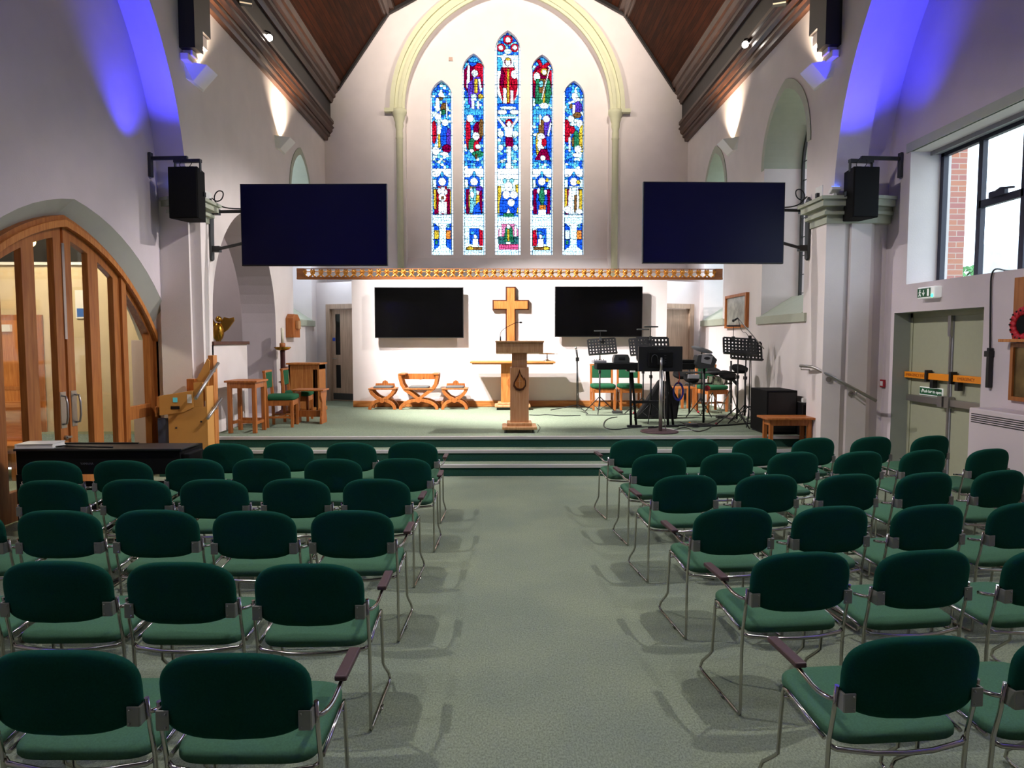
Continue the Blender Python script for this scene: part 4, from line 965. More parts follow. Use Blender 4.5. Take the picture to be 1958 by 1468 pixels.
# ------------------------------------------------------------------ X-frame chairs
def xseat(px, y, w, h, label, arms=False):
    c = PY(px, 700, y).x; t = thing('x_frame_stool' if not arms else 'x_frame_chair', label, 'chair' if arms else 'stool', (c, y, FH))
    d = .17; hc = h*.47
    n = 12
    low = [(w*.46*math.cos(PI*k/n), hc*math.sin(PI*k/n)) for k in range(n+1)]
    if arms:
        up = [(-w*.47, .68), (-w*.46, .6), (-w*.42, .48), (-w*.34, .38), (-w*.2, .31), (0, hc+.02), (w*.2, .31), (w*.34, .38), (w*.42, .48), (w*.46, .6), (w*.47, .68)]
    else:
        up = [(-w*.44, h), (-w*.36, h*.8), (-w*.2, h*.6), (0, hc+.01), (w*.2, h*.6), (w*.36, h*.8), (w*.44, h)]
    up = [(x, z) for x, z in up]
    for y0, y1 in ((-d-.02, -d+.03), (d-.03, d+.02)):
        MB().ribbon(low, .06, y0, y1, xz).build('leg_arch', 'chairwood', t, bevel=.004)
        MB().ribbon(up, .06, y0, y1, xz).build('seat_arch', 'chairwood', t, bevel=.004)
    MB().lathe([(.05, 0), (.05, .01)], 14, (0, 0, 0), 0, Matrix.Translation((0, -d-.02, hc)) @ Matrix.Rotation(PI/2, 4, 'X')).build('boss', 'chairwood', t)
    sw = w*.36 if arms else w*.5
    MB().box(-sw, sw, -d-.03, d+.03, h-.0, h+.025).build('seat', 'chairwood', t, bevel=.005)
    MB().cushion(sw*.7, d*.9, .05, n_up=6, n_dn=6, mtx=Matrix.Translation((0, 0, h+.04))).build('cushion', 'greycush', t)
    if arms:
        for s in (-1, 1): MB().box(s*w*.5, s*(w*.5-.13), -d-.03, d+.04, .66, .69).build('armrest', 'chairwood', t, bevel=.006)
        b = MB(); b.box(-w*.45, w*.45, d+.0, d+.03, .56, .67); b.lathe([(.06, 0), (.06, .02)], 16, (0, 0, 0), 0, Matrix.Translation((0, d, .61)) @ Matrix.Rotation(PI/2, 4, 'X')); b.build('backrest', 'chairwood', t)
    else:
        b = MB(); b.prism([(-sw*.75, h+.02), (sw*.75, h+.02), (sw*.7, h+.1), (.06, h+.1), (.045, h+.14), (0, h+.16), (-.045, h+.14), (-.06, h+.1), (-sw*.7, h+.1)], xz, d, d+.025); b.build('backrest', 'chairwood', t, bevel=.003)
xseat(733, 13.12, .52, .38, 'small X-framed wooden stool, left of the X-framed armchair')
xseat(870, 13.12, .5, .38, 'small X-framed wooden stool, between the X-framed armchair and communion table')
xseat(802, 13.12, .76, .38, 'X-framed wooden armchair with grey cushion between two matching stools', True)
# ------------------------------------------------------------------ lectern, table, cross, beam
def pedestal(t, w, d, z0, z1, m, name='column'):
    return MB().box(-w/2, w/2, -d/2, d/2, z0, z1).build(name, m, t, bevel=.004)
def flame(t, y, cz, s, m='dkoak', m2='oak'):
    pts = [(0, .2), (.02, .13), (.055, .08), (.07, .02), (.075, .08), (.1, .02), (.1, -.06), (.06, -.12), (0, -.14), (-.06, -.12), (-.1, -.06), (-.09, .0), (-.05, .07), (-.02, .13)]
    MB().prism([(x*s, cz+z*s) for x, z in pts], xz, y-.012, y).build('flame_emblem', m, t)
    MB().prism([(x*s*.78+.004, cz+z*s*.72+.0) for x, z in pts], xz, y-.02, y-.01).build('flame_inlay', m2, t)
    b = MB(); b.box(-.004*s, .004*s, y-.024, y-.02, cz-.08*s, cz+.06*s); b.box(-.03*s, .03*s, y-.024, y-.02, cz+.01*s, cz+.02*s); b.build('inlay_cross', 'oak_pale', t)
lx = PZ(993, 826, FH)
t = thing('lectern', 'pale oak lectern with carved flame emblem at the front of the platform', 'lectern', (PY(993, 800, 9.85).x, 9.85, FH))
pedestal(t, .265, .24, .14, .93, 'beech'); pedestal(t, .215, .19, .93, 1.13, 'beech', 'upper_column')
b = MB().box(-.25, .25, -.22, .22, .045, .09); b.build('base', 'oak_pale', t, bevel=.012); MB().box(-.18, .18, -.17, .17, .09, .14).build('base_step', 'oak_pale', t, bevel=.008)
b = MB(); b.prism([(-.2, 1.14), (-.2, 1.3), (.22, 1.22), (.22, 1.16), (.0, 1.12)], yz, -.335, .335); b.build('desk', 'oak_pale', t, bevel=.004)
MB().box(-.345, .345, -.225, -.195, 1.285, 1.31).build('desk_edge', 'oak_pale', t, bevel=.005)
for sx in (-1, 1):
    for sy in (-1, 1): MB().lathe([(.025, -.012), (.025, .012)], 12, (0, 0, 0), 0, Matrix.Translation((sx*.19, sy*.16, .025)) @ Matrix.Rotation(PI/2, 4, 'Y')).build('castor', 'dgrey', t)
flame(t, -.12, .72, .92)
t = thing('gooseneck_microphone', 'thin black gooseneck microphone rising from the lectern desk', 'microphone', (lx.x-.27, 9.75, FH+1.3))
MB().lathe([(.012, 0), (.01, .07)], 10).build('base', 'black', t)
MB().tube([(0, 0, .06), (0, 0, .13), (.05, .0, .18), (.14, 0, .23), (.22, 0, .27), (.27, 0, .272)], .004, 6, smooth_path=2).build('neck', 'blackm', t); MB().ball((.29, 0, .27), .014, 10, 6, 0, (1.6, 1, 1)).build('capsule', 'black', t)
ct = thing('communion_table', 'oak pedestal communion table behind the lectern', 'table', (PY(980, 750, 13.05).x, 13.02, FH))
pedestal(ct, .44, .28, .14, .86, 'oak', 'pedestal'); MB().box(-.8, .8, -.28, .28, .885, .92).build('tabletop', 'oak_x', ct, bevel=.008); MB().box(-.76, .76, -.25, .25, .865, .885).build('top_moulding', 'oak_x', ct)
MB().box(-.34, .34, -.22, .22, .05, .1).build('base', 'oak_pale', ct, bevel=.012); MB().box(-.28, .28, -.18, .18, .1, .14).build('base_step', 'oak_pale', ct, bevel=.008); MB().box(-.3, .3, -.18, .18, 0, .05).build('castor_block', 'dgrey', ct)
flame(ct, -.14, .55, 1.1, 'chairwood', 'chairwood')
bx = PY(1046, 690, 12.95)
t = thing('book_stand', 'silver footed book stand on the right end of the communion table', 'book stand', (bx.x, 12.95, FH+.92))
MB().lathe([(.085, 0), (.08, .012), (.03, .03), (.015, .05), (.02, .09), (.012, .11), (.012, .18)], 18).build('foot', 'silver', t)
T = Matrix.Translation((.0, .02, .22)) @ Matrix.Rotation(math.radians(55), 4, 'X')
MB().box(-.15, .14, -.1, .1, -.01, 0, 0, T).build('rest', 'brass', t)
t = thing('open_book', 'open book with white pages tilted on the silver stand', 'book', (bx.x, 12.95, FH+.92))
b = MB(); b.box(-.16, .0, -.09, .12, .002, .02, 0, T @ Matrix.Rotation(-.12, 4, 'Y')); b.box(0, .2, -.09, .12, .002, .02, 0, T @ Matrix.Rotation(.12, 4, 'Y')); b.build('pages', 'paper', t)
t = thing('wall_cross', 'plain oak cross edged in dark wood on the white screen wall', 'cross', (PY(976.5, 600, 13.45).x, 13.46, PY(976, 583, 13.45).z))
def crosspts(e): return [(-.09-e, -1.1), (.09+e, -1.1), (.09+e, -.09-e), (.36+e, -.09-e), (.36+e, .09+e), (.09+e, .09+e), (.09+e, .36+e), (-.09-e, .36+e), (-.09-e, .09+e), (-.36-e, .09+e), (-.36-e, -.09-e), (-.09-e, -.09-e)]
MB().prism([(x*.96, z*(.96 if z > -1 else .78)) for x, z in crosspts(.014)], xz, -.03, .04).build('edge', 'dkoak', t); MB().prism([(x*.94, z*(.94 if z > -1 else .77)) for x, z in crosspts(-.01)], xz, -.045, -.03).build('face', 'oak', t)
x0, x1 = PY(568, 520, 13.54).x, PY(1381, 520, 13.54).x; zb = PY(970, 534.5, 13.54).z; zt = PY(970, 513.5, 13.54).z; hh = zt-zb
t = thing('rood_beam', 'long carved and gilded wooden beam spanning the chancel above the screen wall', 'beam', (x0, 13.55, zb))
LW = x1-x0
b = MB(); b.box(0, LW, -.05, .05, 0, .035); b.box(0, LW, -.035, .04, .035, .05); b.box(0, .14, -.04, .04, .03, hh); b.box(LW-.14, LW, -.04, .04, .03, hh); b.build('beam', 'giltwood', t)
MB().box(0, LW, -.02, .02, hh-.012, hh).build('top_rail', 'giltwood', t)
n = 50; pit = (LW-.28)/n; b = MB()
zz = .05; H2 = hh-.06
for k in range(n+1):
    cx_ = .14+pit*k
    b.ball((cx_, -.02, zz+H2*.66), .027, 8, 6, 0, (1.1, .9, 1.1))
    for q in range(4):
        an = PI/4+q*PI/2; b.ball((cx_+.034*math.cos(an), 0, zz+H2*.66+.034*math.sin(an)), .026, 6, 4, 0, (1, .7, 1))
    b.tube([(cx_, 0, zz+H2*.6), (cx_-.004, -.005, zz+H2*.35), (cx_-.03, -.01, zz+H2*.12), (cx_-.06, -.005, zz)], [.014, .024], 6)
    b.tube([(cx_, 0, zz+H2*.6), (cx_+.004, -.005, zz+H2*.35), (cx_+.03, -.01, zz+H2*.12), (cx_+.06, -.005, zz)], [.014, .02], 6)
    if k < n: b.tube([(cx_+.03, 0, zz+H2*.66), (cx_+pit-.03, 0, zz+H2*.66)], .01, 5)
b.build('tracery', 'gilt', t)
# ------------------------------------------------------------------ televisions
def tv(px0, px1, py0, py1, y, label, scr, d=.06, rz=0, name='television', gap=None):
    a = PY(px0, py1, y); c = PY(px1, py0, y); w = c.x-a.x; h = c.z-a.z
    t = thing(name, label, 'television', ((a.x+c.x)/2, y, (a.z+c.z)/2), rz)
    MB().box(-w/2, w/2, 0, d, -h/2, h/2).build('casing', 'black', t, bevel=.004)
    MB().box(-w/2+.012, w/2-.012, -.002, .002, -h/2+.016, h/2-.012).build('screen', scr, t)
    if gap: MB().box(-w*.25, w*.25, d, d+gap, -h*.25, h*.25).build('wall_mount', 'black', t)
    return t, w, h
tv(717, 886, 549, 646, 13.33, 'black wall television left of the wooden cross', 'screen2', gap=.11)
tv(1061, 1229, 547.5, 644, 13.33, 'black wall television right of the wooden cross', 'screen2', gap=.11)
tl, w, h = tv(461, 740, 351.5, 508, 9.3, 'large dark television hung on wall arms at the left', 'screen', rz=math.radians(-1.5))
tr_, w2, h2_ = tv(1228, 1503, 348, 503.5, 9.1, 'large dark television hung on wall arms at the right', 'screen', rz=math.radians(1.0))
def tvmount(t, s, w, wallx, dy):
    l = lambda wx: (wx-t.location.x)
    xe = s*w/2; xw = l(wallx)
    b = MB(); b.prism([(-.42, -.05), (.36, -.07), (.42, 0), (.36, .07), (-.42, .05), (-.45, 0)], lambda u, w_, q: (q, dy+w_, u), xw, xw-s*.035); b.build('wall_plate', 'dgrey', t, bevel=.01)
    for z in (.23, -.28):
        b = MB(); pts = [(xw-s*.03, dy, z), (xw-s*.12, dy-.02, z), (xe, dy-.1 if z < 0 else dy-.05, z+(.08 if z < 0 else 0)), (xe-s*.3, .1, z+(.1 if z < 0 else 0))]
        b.tube(pts, .022, 8); b.box(xw-s*.02, xw-s*.14, dy-.04, dy+.04, z-.04, z+.04); b.build('mount_arm', 'black', t)
    b = MB().tube([(xw-s*.04, dy, .42), (xw-s*.12, dy-.03, .36), (xw-s*.2, dy-.03, .4), (xw-s*.22, dy-.03, .5), (xw-s*.14, dy-.03, .52), (xw-s*.08, dy-.03, .44), (xw-s*.1, dy-.03, .34), (xw-s*.25, dy-.05, .27), (xe, dy-.1, .25)], .009, 6, smooth_path=2); b.build('cable', 'black', t)
tvmount(tl, -1, w, XL, .3); tvmount(tr_, 1, w2, XR, .35)
t = thing('wall_socket', 'white socket with black plug above the left television bracket', 'socket', tuple(PX(398, 392, XL)))
MB().box(0, .012, -.14, .1, -.16, .18).build('plate', 'white', t, bevel=.003); MB().box(.012, .05, -.02, .03, -.02, .03).build('plug', 'black', t)
t = thing('wall_socket', 'white socket with black plug above the right television bracket', 'socket', tuple(PX(1567, 374, XR)))
MB().box(-.012, 0, -.1, .1, -.1, .12).build('plate', 'white', t, bevel=.003); MB().box(-.05, -.012, -.03, .02, -.03, .03).build('plug', 'black', t)
# ------------------------------------------------------------------ loudspeakers on brackets
def speaker(px0, px1, py0, py1, y, wallx, bpy_, label, s):
    a = PY(px0, py1, y); c = PY(px1, py0, y); w = c.x-a.x; h = c.z-a.z; cx_ = (a.x+c.x)/2; cz = (a.z+c.z)/2
    t = thing('loudspeaker', label, 'loudspeaker', (cx_, y, cz), math.radians(4*s))
    b = MB(); b.prism([(-w/2, 0), (w/2, 0), (w/2*.6, .33), (-w/2*.6, .33)], lambda u, v, q: (u, v, q), -h/2, h/2); b.build('cabinet', 'blackm', t, bevel=.01)
    MB().box(-w/2+.01, w/2-.01, -.012, 0, -h/2+.01, h/2-.01).build('grille', 'blackm', t, bevel=.005)
    for q in (-.04, .06): MB().box(q-.03, q+.03, .1, .16, h/2, h/2+.025).build('rigging_point', 'black', t)
    for q in (-1, 1): MB().box(q*(w/2), q*(w/2+.015), .12, .17, -.03, .03).build('side_bolt', 'black', t)
    bz = PY(px0, bpy_, y).z; wz = bz-cz; xw = wallx-cx_
    b = MB(); b.box(-w*.45, w*.45+0, .1, .16, wz-.03, wz+.01); b.build('yoke', 'black', t)
    for q in (-1, 1): MB().box(q*w*.44, q*(w*.44-.012), .11, .15, h/2*.9, wz).build('yoke_strap', 'black', t)
    b = MB(); b.box(min(0, xw), max(0, xw), .11, .15, wz+.01, wz+.05); b.build('bracket_arm', 'black', t)
    MB().box(xw, xw-s*-.03*-1 if 0 else xw+(.03 if xw < 0 else -.03), .1, .16, wz-.2, wz+.1).build('wall_plate', 'dgrey', t)
    b = MB().tube([(-w*.2, .1, h/2+.02), (-w*.25, .1, wz-.06), (-w*.1, .1, wz+.02)], .005, 6, smooth_path=2); b.tube([(w*.1, .1, h/2+.02), (w*.2, .1, h/2+.07), (w*.15, .1, wz)], .005, 6, smooth_path=2); b.build('cable', 'black', t)
speaker(322, 378, 318, 417, 8.62, OL, 301, 'black loudspeaker on a wall bracket over the left capital', -1)
speaker(1629, 1684, 318, 415, 8.4, OR_, 301, 'black loudspeaker on a wall bracket over the right capital', 1)
# ------------------------------------------------------------------ wall uplights, LED floods, spots
def sconce(x, y0, y1, zt, s, label):
    t = thing('wall_uplight', label, 'wall light', (x, (y0+y1)/2, zt))
    hl = (y1-y0)/2; b = MB()
    v = [(0, -hl, 0), (0, hl, 0), (s*.24, -hl*.55, 0), (s*.24, hl*.55, 0), (0, -hl*.8, -.2), (0, hl*.8, -.2), (s*.05, -hl*.5, -.2), (s*.05, hl*.5, -.2)]
    b.add(v, [(0, 4, 6, 2), (2, 6, 7, 3), (3, 7, 5, 1), (4, 5, 7, 6), (0, 1, 5, 4)]); b.build('shade', 'white', t)
    MB().box(s*.08, s*.16, -hl*.45, hl*.45, -.07, -.05).build('lamp', mat('uplight_glow', 'FFE6C0', .5, emit='FFE0B0', es=8), t)
sconce(XL, 9.0, 9.62, 5.3, 1, 'white wedge wall uplight below the left roof truss post'); sconce(XL, 12.45, 13.05, 5.38, 1, 'white wedge wall uplight further along the left wall')
sconce(XR, 8.85, 9.5, 5.3, -1, 'white wedge wall uplight below the right roof truss post'); sconce(XR, 12.45, 13.1, 5.38, -1, 'white wedge wall uplight further along the right wall')
LED = mat('blue_led_face', '6080FF', .3, emit='4A70FF', es=6)
for x, y, z, lb in ((-4.22, 8.93, 3.58, 'small LED floodlight on the left capital, behind the loudspeaker'), (4.19, 8.76, 3.55, 'small blue glowing LED floodlight on the right capital')):
    t = thing('led_floodlight', lb, 'floodlight', (x, y, z))
    MB().box(-.02, .02, -.02, .02, 0, .05).build('foot', 'white', t); T = Matrix.Translation((0, 0, .09)) @ Matrix.Rotation(-.5, 4, 'X')
    MB().box(-.06, .06, -.05, .05, -.03, .02, 0, T).build('housing', 'white', t, bevel=.01); MB().box(-.05, .05, -.042, .042, .02, .024, 0, T).build('lens', LED, t)
SPG = mat('spot_lens_glow', 'FFFFFF', .3, emit='FFF6EA', es=25)
for px, py, x, lb in ((515, 72, -3.86, 'lit round spotlight on the left roof edge'), (1425, 85, 3.93, 'lit round spotlight on the right roof edge')):
    p = PX(px, py, x); t = thing('roof_spotlight', lb, 'spotlight', tuple(p)); d = (Vector((0, 0, 1.2))-p).normalized().to_track_quat('Z', 'Y').to_matrix().to_4x4()
    MB().lathe([(.03, -.14), (.055, -.12), (.06, .0), (.062, .02)], 16, (0, 0, 0), 0, d).build('can', 'black', t); MB().lathe([(.052, .018), (.052, .024)], 20, (0, 0, 0), 0, d).build('lens', SPG, t)
    MB().tube([(0, 0, .0), (0, .05, .1), (math.copysign(.1, x), .06, .14)], .012, 6).build('bracket', 'black', t)
for px, py, x, lb in ((470, 6, -3.8, 'flat floodlight on the left roof edge at the frame top'), (1490, 6, 3.9, 'flat floodlight on the right roof edge at the frame top')):
    p = PX(px, py, x); t = thing('roof_floodlight', lb, 'floodlight', tuple(p), math.radians(20 if x < 0 else -20))
    MB().box(-.09, .09, -.05, .05, -.03, .07).build('housing', 'dgrey', t, bevel=.006); MB().box(-.085, .085, -.056, -.05, -.03, -.012).build('lens_edge', 'candle', t); MB().tube([(0, 0, .05), (math.copysign(.1, x), .03, .1)], .012, 6).build('bracket', 'black', t)
p = PY(862, 114, YB+.24); tag(MB().box(-.04, .04, -.03, 0, -.04, .04).build('wall_sensor', mat('sensor_beige', 'B89A8C', .6), loc=(p.x, YW, p.z)), 'tiny square beige box on the back wall left of the lancets', 'sensor')
# ------------------------------------------------------------------ right aisle wall
r = sthing('door_2', (5.18, 7.81, 0), 'sage green double exit doors in the right wall recess')
struct(MB().box(5.18, 5.45, 6.9, 8.7, 0, 2.2).build('wall_right', 'green_door'))
b = MB(); b.box(-.04, .02, -.85, -.76, 0, 2.08); b.box(-.04, .02, .76, .85, 0, 2.08); b.box(-.04, .02, -.85, .85, 2.02, 2.08); b.build('door_frame', 'green_door', r)
for s in (-1, 1): MB().box(-.03, .0, s*.01, s*.76, .02, 2.02).build('door_leaf', 'green_door', r, bevel=.003)
b = MB(); b.box(-.045, -.03, -.03, .03, .02, 2.02); b.build('meeting_strip', 'mgrey', r); b = MB().box(-.075, -.045, -.025, .025, 1.78, 2.02); b.box(-.06, -.045, -.012, .012, .02, 1.78); b.build('vertical_bolt', 'steel', r)
for s in (-1, 1):
    b = MB(); b.box(-.1, -.04, s*.08, s*.75, .98, 1.06); b.box(-.12, -.04, s*.02, s*.1, .96, 1.09); b.build('push_bar', 'steel', r, bevel=.006)
b = MB(); b.box(-.1, -.06, -.9, .8, 1.27, 1.345); b.build('alarm_bar', 'orange', r)
for y in (-.12, .33): b = MB().box(-.125, -.05, y-.02, y+.02, 1.24, 1.38); b.box(-.12, -.06, y-.14, y-.08, 1.17, 1.27); b.build('bar_clamp', 'black', r, bevel=.004)
RY = Matrix.Rotation(-PI/2, 4, 'Z') @ Matrix.Rotation(PI/2, 4, 'X')
OT = mat('orange_bar_lettering', '9A4A10', .6); M['ot'] = OT
text('lettering', 'EMERGENCY EXIT', .05, 'ot', Matrix.Translation((-.102, .57, 1.305)) @ RY, r); text('lettering', 'EMERGENCY', .05, 'ot', Matrix.Translation((-.102, -.36, 1.305)) @ RY, r)
MB().box(-.045, -.032, .12, .56, 1.07, 1.17).build('push_sign', 'signwhite', r); MB().box(-.05, -.044, .13, .55, 1.08, 1.16).build('push_sign_face', 'signgreen', r)
text('lettering', 'Push bar to open', .052, 'signwhite', Matrix.Translation((-.051, .31, 1.12)) @ RY, r)
MB().tube([(-.052, .52, 1.12), (-.052, .508, 1.1), (-.052, .49, 1.145)], .004, 5).build('tick_mark', 'signwhite', r)
# exit sign
p0 = PX(1763, 560, OR_); p1 = PX(1808, 558, OR_); ym = (p0.y+p1.y)/2
t = thing('exit_sign', 'green and white emergency exit sign box above the right doors', 'sign', (OR_, ym, 2.28))
MB().box(-.09, 0, -.16, .16, -.06, .07).build('housing', 'signwhite', t, bevel=.012); MB().box(-.095, -.09, -.09, .15, -.045, .055).build('face', 'signgreen', t)
b = MB(); b.box(-.097, -.095, -.07, -.035, -.035, .045); b.tube([(-.097, .03, -.03), (-.097, .03, .035)], .004, 5); b.tube([(-.097, .05, .005), (-.097, .03, -.03), (-.097, .01, .005)], .004, 5)
b.ball((-.097, .1, .035), .011, 8, 6, 0, (.3, 1, 1)); b.tube([(-.097, .1, .025), (-.097, .1, -.005), (-.097, .12, -.035)], .006, 5); b.tube([(-.097, .1, -.005), (-.097, .08, -.035)], .005, 5); b.tube([(-.097, .125, .005), (-.097, .1, .02), (-.097, .075, .005)], .004, 5); b.build('pictogram', 'signwhite', t)
MB().ball((-.09, -.12, -.035), .022, 10, 6, 0, (.5, 1, 1)).build('indicator', mat('green_led', '60FFB0', .3, emit='30FF90', es=4), t)
t = thing('fire_alarm_switch', 'small red and white call switch on the wall by the handrail', 'switch', tuple(PX(1690, 733, OR_-.002)))
MB().box(-.03, 0, -.045, .045, -.05, .05).build('box', 'redp', t, bevel=.005); MB().box(-.034, -.03, -.028, .028, -.03, .03).build('button_plate', 'white', t)
# handrail brackets on the right wall
for o in bpy.data.objects:
    if o.get('label', '').startswith('long stainless'):
        L = o.location; A0 = Vector((4.03, 8.82, 1.385)); B0 = Vector((4.67, 8.49, .975))
        for f_ in (.22, .68):
            p = A0.lerp(B0, f_)-L; wy = 8.735-L.y
            b = MB().tube([p, p+Vector((0, 0, -.06)), Vector((p.x, wy, p.z-.06))], .008, 6)
            b.lathe([(.035, 0), (.035, .01)], 14, (0, 0, 0), 0, Matrix.Translation((p.x, wy, p.z-.06)) @ Matrix.Rotation(PI/2, 4, 'X')); b.build('bracket', 'steel', o)
        MB().tube([(0.0, -.02, 0), (0, -.02, -.05), (.12, -.02, -.055)], .008, 6).build('bracket', 'steel', o)
# window cord + handle
t = thing('window_winder_cord', 'black cord hanging from the window sill to a black winder grip', 'winder', tuple(PX(1893, 665, OR_-.03)))
L = t.location; P = [PX(1958, 497, 5.25), PX(1945, 503, 5.2), PX(1925, 507, 5.1), PX(1903, 512, OR_-.02), PX(1895, 525, OR_-.02), PX(1894, 560, OR_-.02), PX(1893, 665, OR_-.02)]
P[0].z = P[1].z = 2.45; P[2].z = 2.44
MB().tube([q-L for q in P], .008, 8, smooth_path=2).build('cord', 'black', t)
zb_ = PX(1893, 741, OR_).z-L.z
b = MB(); b.box(-.02, .025, -.022, .022, zb_, 0); b.box(-.03, .03, -.03, .045, -.09, -.03); b.build('grip', 'black', t, bevel=.006)
# memorial board with wreath
yb = PX(1932, 700, OR_-.03).y
t = thing('memorial_board', 'upper brown wooden wall board behind the red poppy wreath', 'board', (OR_, yb-.3, 0))
z0, z1 = PX(1932, 648, OR_-.03).z, PX(1932, 532, OR_-.03).z
MB().box(-.03, 0, -.3, .3, z0, z1).build('board', 'oak_door', t, bevel=.004)
MB().box(-.12, 0, -.35, .36, z0-.03, z0).build('shelf', 'oak', t, bevel=.003)
z3, z2 = PX(1932, 765, OR_-.03).z, z0-.04
t = thing('framed_memorial', 'lower framed bronze memorial panel under the wreath shelf', 'plaque', (OR_, yb-.3, 0))
MB().slab([[(-.3, z3), (.3, z3), (.3, z2), (-.3, z2)], [(-.26, z3+.04), (.26, z3+.04), (.26, z2-.04), (-.26, z2-.04)]], yz, -.04, 0).build('frame', 'oak_door', t)
MB().box(-.02, -.005, -.26, .26, z3+.04, z2-.04).build('panel', mat('bronze_panel', '6A5836', .35, .6, noise=.4, nscale=7), t)
wz = PX(1955, 620, OR_-.08)
t = thing('poppy_wreath', 'red poppy wreath propped on the wooden wall shelf', 'wreath', (OR_-.075, wz.y, wz.z))
b = MB(); rn = random.Random(5)
for k in range(16):
    a = 2*PI*k/16; b.ball((rn.uniform(-.02, .02), .13*math.cos(a), .13*math.sin(a)), .042, 8, 6, 0, (.6, 1, 1))
for k in range(16): a = 2*PI*k/16; b.ball((-.03, .13*math.cos(a), .13*math.sin(a)), .01, 6, 4, 1)
b.build('poppies', ['red', 'black'], t); MB().lathe([(.085, 0), (.085, .01)], 16, (0, 0, 0), 0, Matrix.Rotation(PI/2, 4, 'Y')).build('centre_disc', 'blackm', t)
# heater cabinet
t = thing('heater_cabinet', 'large white steel heater cabinet with slotted grilles against the right wall', 'heater', (4.78, 5.9, 0))
MB().box(-.14, .14, -.9, .84, 0, 1.07).build('casing', 'heater', t, bevel=.01)
for z0 in (.93, .25):
    b = MB()
    for k in range(5): b.box(-.145, -.139, -.8, .8, z0+k*.02, z0+k*.02+.008)
    b.build('grille', 'dgrey', t)
# picture on right chancel wall
p0, p1 = PX(1391, 625, XR), PX(1433, 560, XR)
t = thing('framed_picture', 'framed faded print in a wooden frame on the right chancel wall', 'picture', (XR, (p0.y+p1.y)/2, 2.26))
hw_ = (p0.y-p1.y)/2; hz = .3
MB().slab([[(-hw_, -hz), (hw_, -hz), (hw_, hz), (-hw_, hz)], [(-hw_+.05, -hz+.05), (hw_-.05, -hz+.05), (hw_-.05, hz-.05), (-hw_+.05, hz-.05)]], yz, -.06, 0).build('frame', 'chairwood', t)
MB().box(-.03, -.01, -hw_+.05, hw_-.05, -hz+.05, hz-.05).build('print', 'picture', t)
# ------------------------------------------------------------------ outside
b = MB().box(5.45, 6.27, 9.35, 9.9, -1, 6); tag(b.build('brick_buttress', 'brick'), 'red brick buttress outside the right window', 'buttress')
gr = struct(MB().box(5.5, 80, -20, 80, -1.2, -1).build('ground', mat('outside_ground', '8A9080', .9)))
t = thing('house', 'pale slate roofed house beyond the right window', 'house', (30.5, 37, -1))
M['slate'] = mat('slate_roof', 'B4B8BC', .7, noise=.1, nscale=2)
MB().box(-3.5, 8, -2, 3, 0, 5.2).build('walls', mat('house_walls', 'C8A898', .8), t)
MB().prism([(-2.4, 5.2), (3.4, 5.2), (.5, 8.4)], yz, -4, 8.4).build('roof', 'slate', t)
MB().box(.8, 2, .1, 1.0, 7.2, 9.6).build('chimney', mat('chimney_stone', 'C4B8AC', .8), t)
t = thing('garden_tree', 'small green tree outside the right window beside the buttress', 'tree', (18.2, 27, -1))
MB().tube([(0, 0, 0), (.1, 0, 4)], [.15, .06], 8).build('trunk', 'oak', t)
b = MB(); rn = random.Random(2)
for k in range(420):
    a = rn.random()*2*PI; rr = rn.random()**.5*1.1; z = 2.6+rn.random()*3.0; sh = 1-abs(z-3.8)/2.6
    c = Vector((rr*math.cos(a)*max(.25, sh), rr*math.sin(a)*max(.25, sh), z)); q = Matrix.Translation(c) @ Matrix.Rotation(rn.random()*6, 4, (rn.random(), rn.random(), rn.random()+.1))
    b.add([(-.16, 0, 0), (0, -.09, 0), (.16, 0, .02), (0, .09, 0)], [(0, 1, 2, 3)], 0, False, q)
b.build('foliage', mat('leaf_green', '4E8A4A', .7, noise=.3, nscale=3), t, fixn=False)
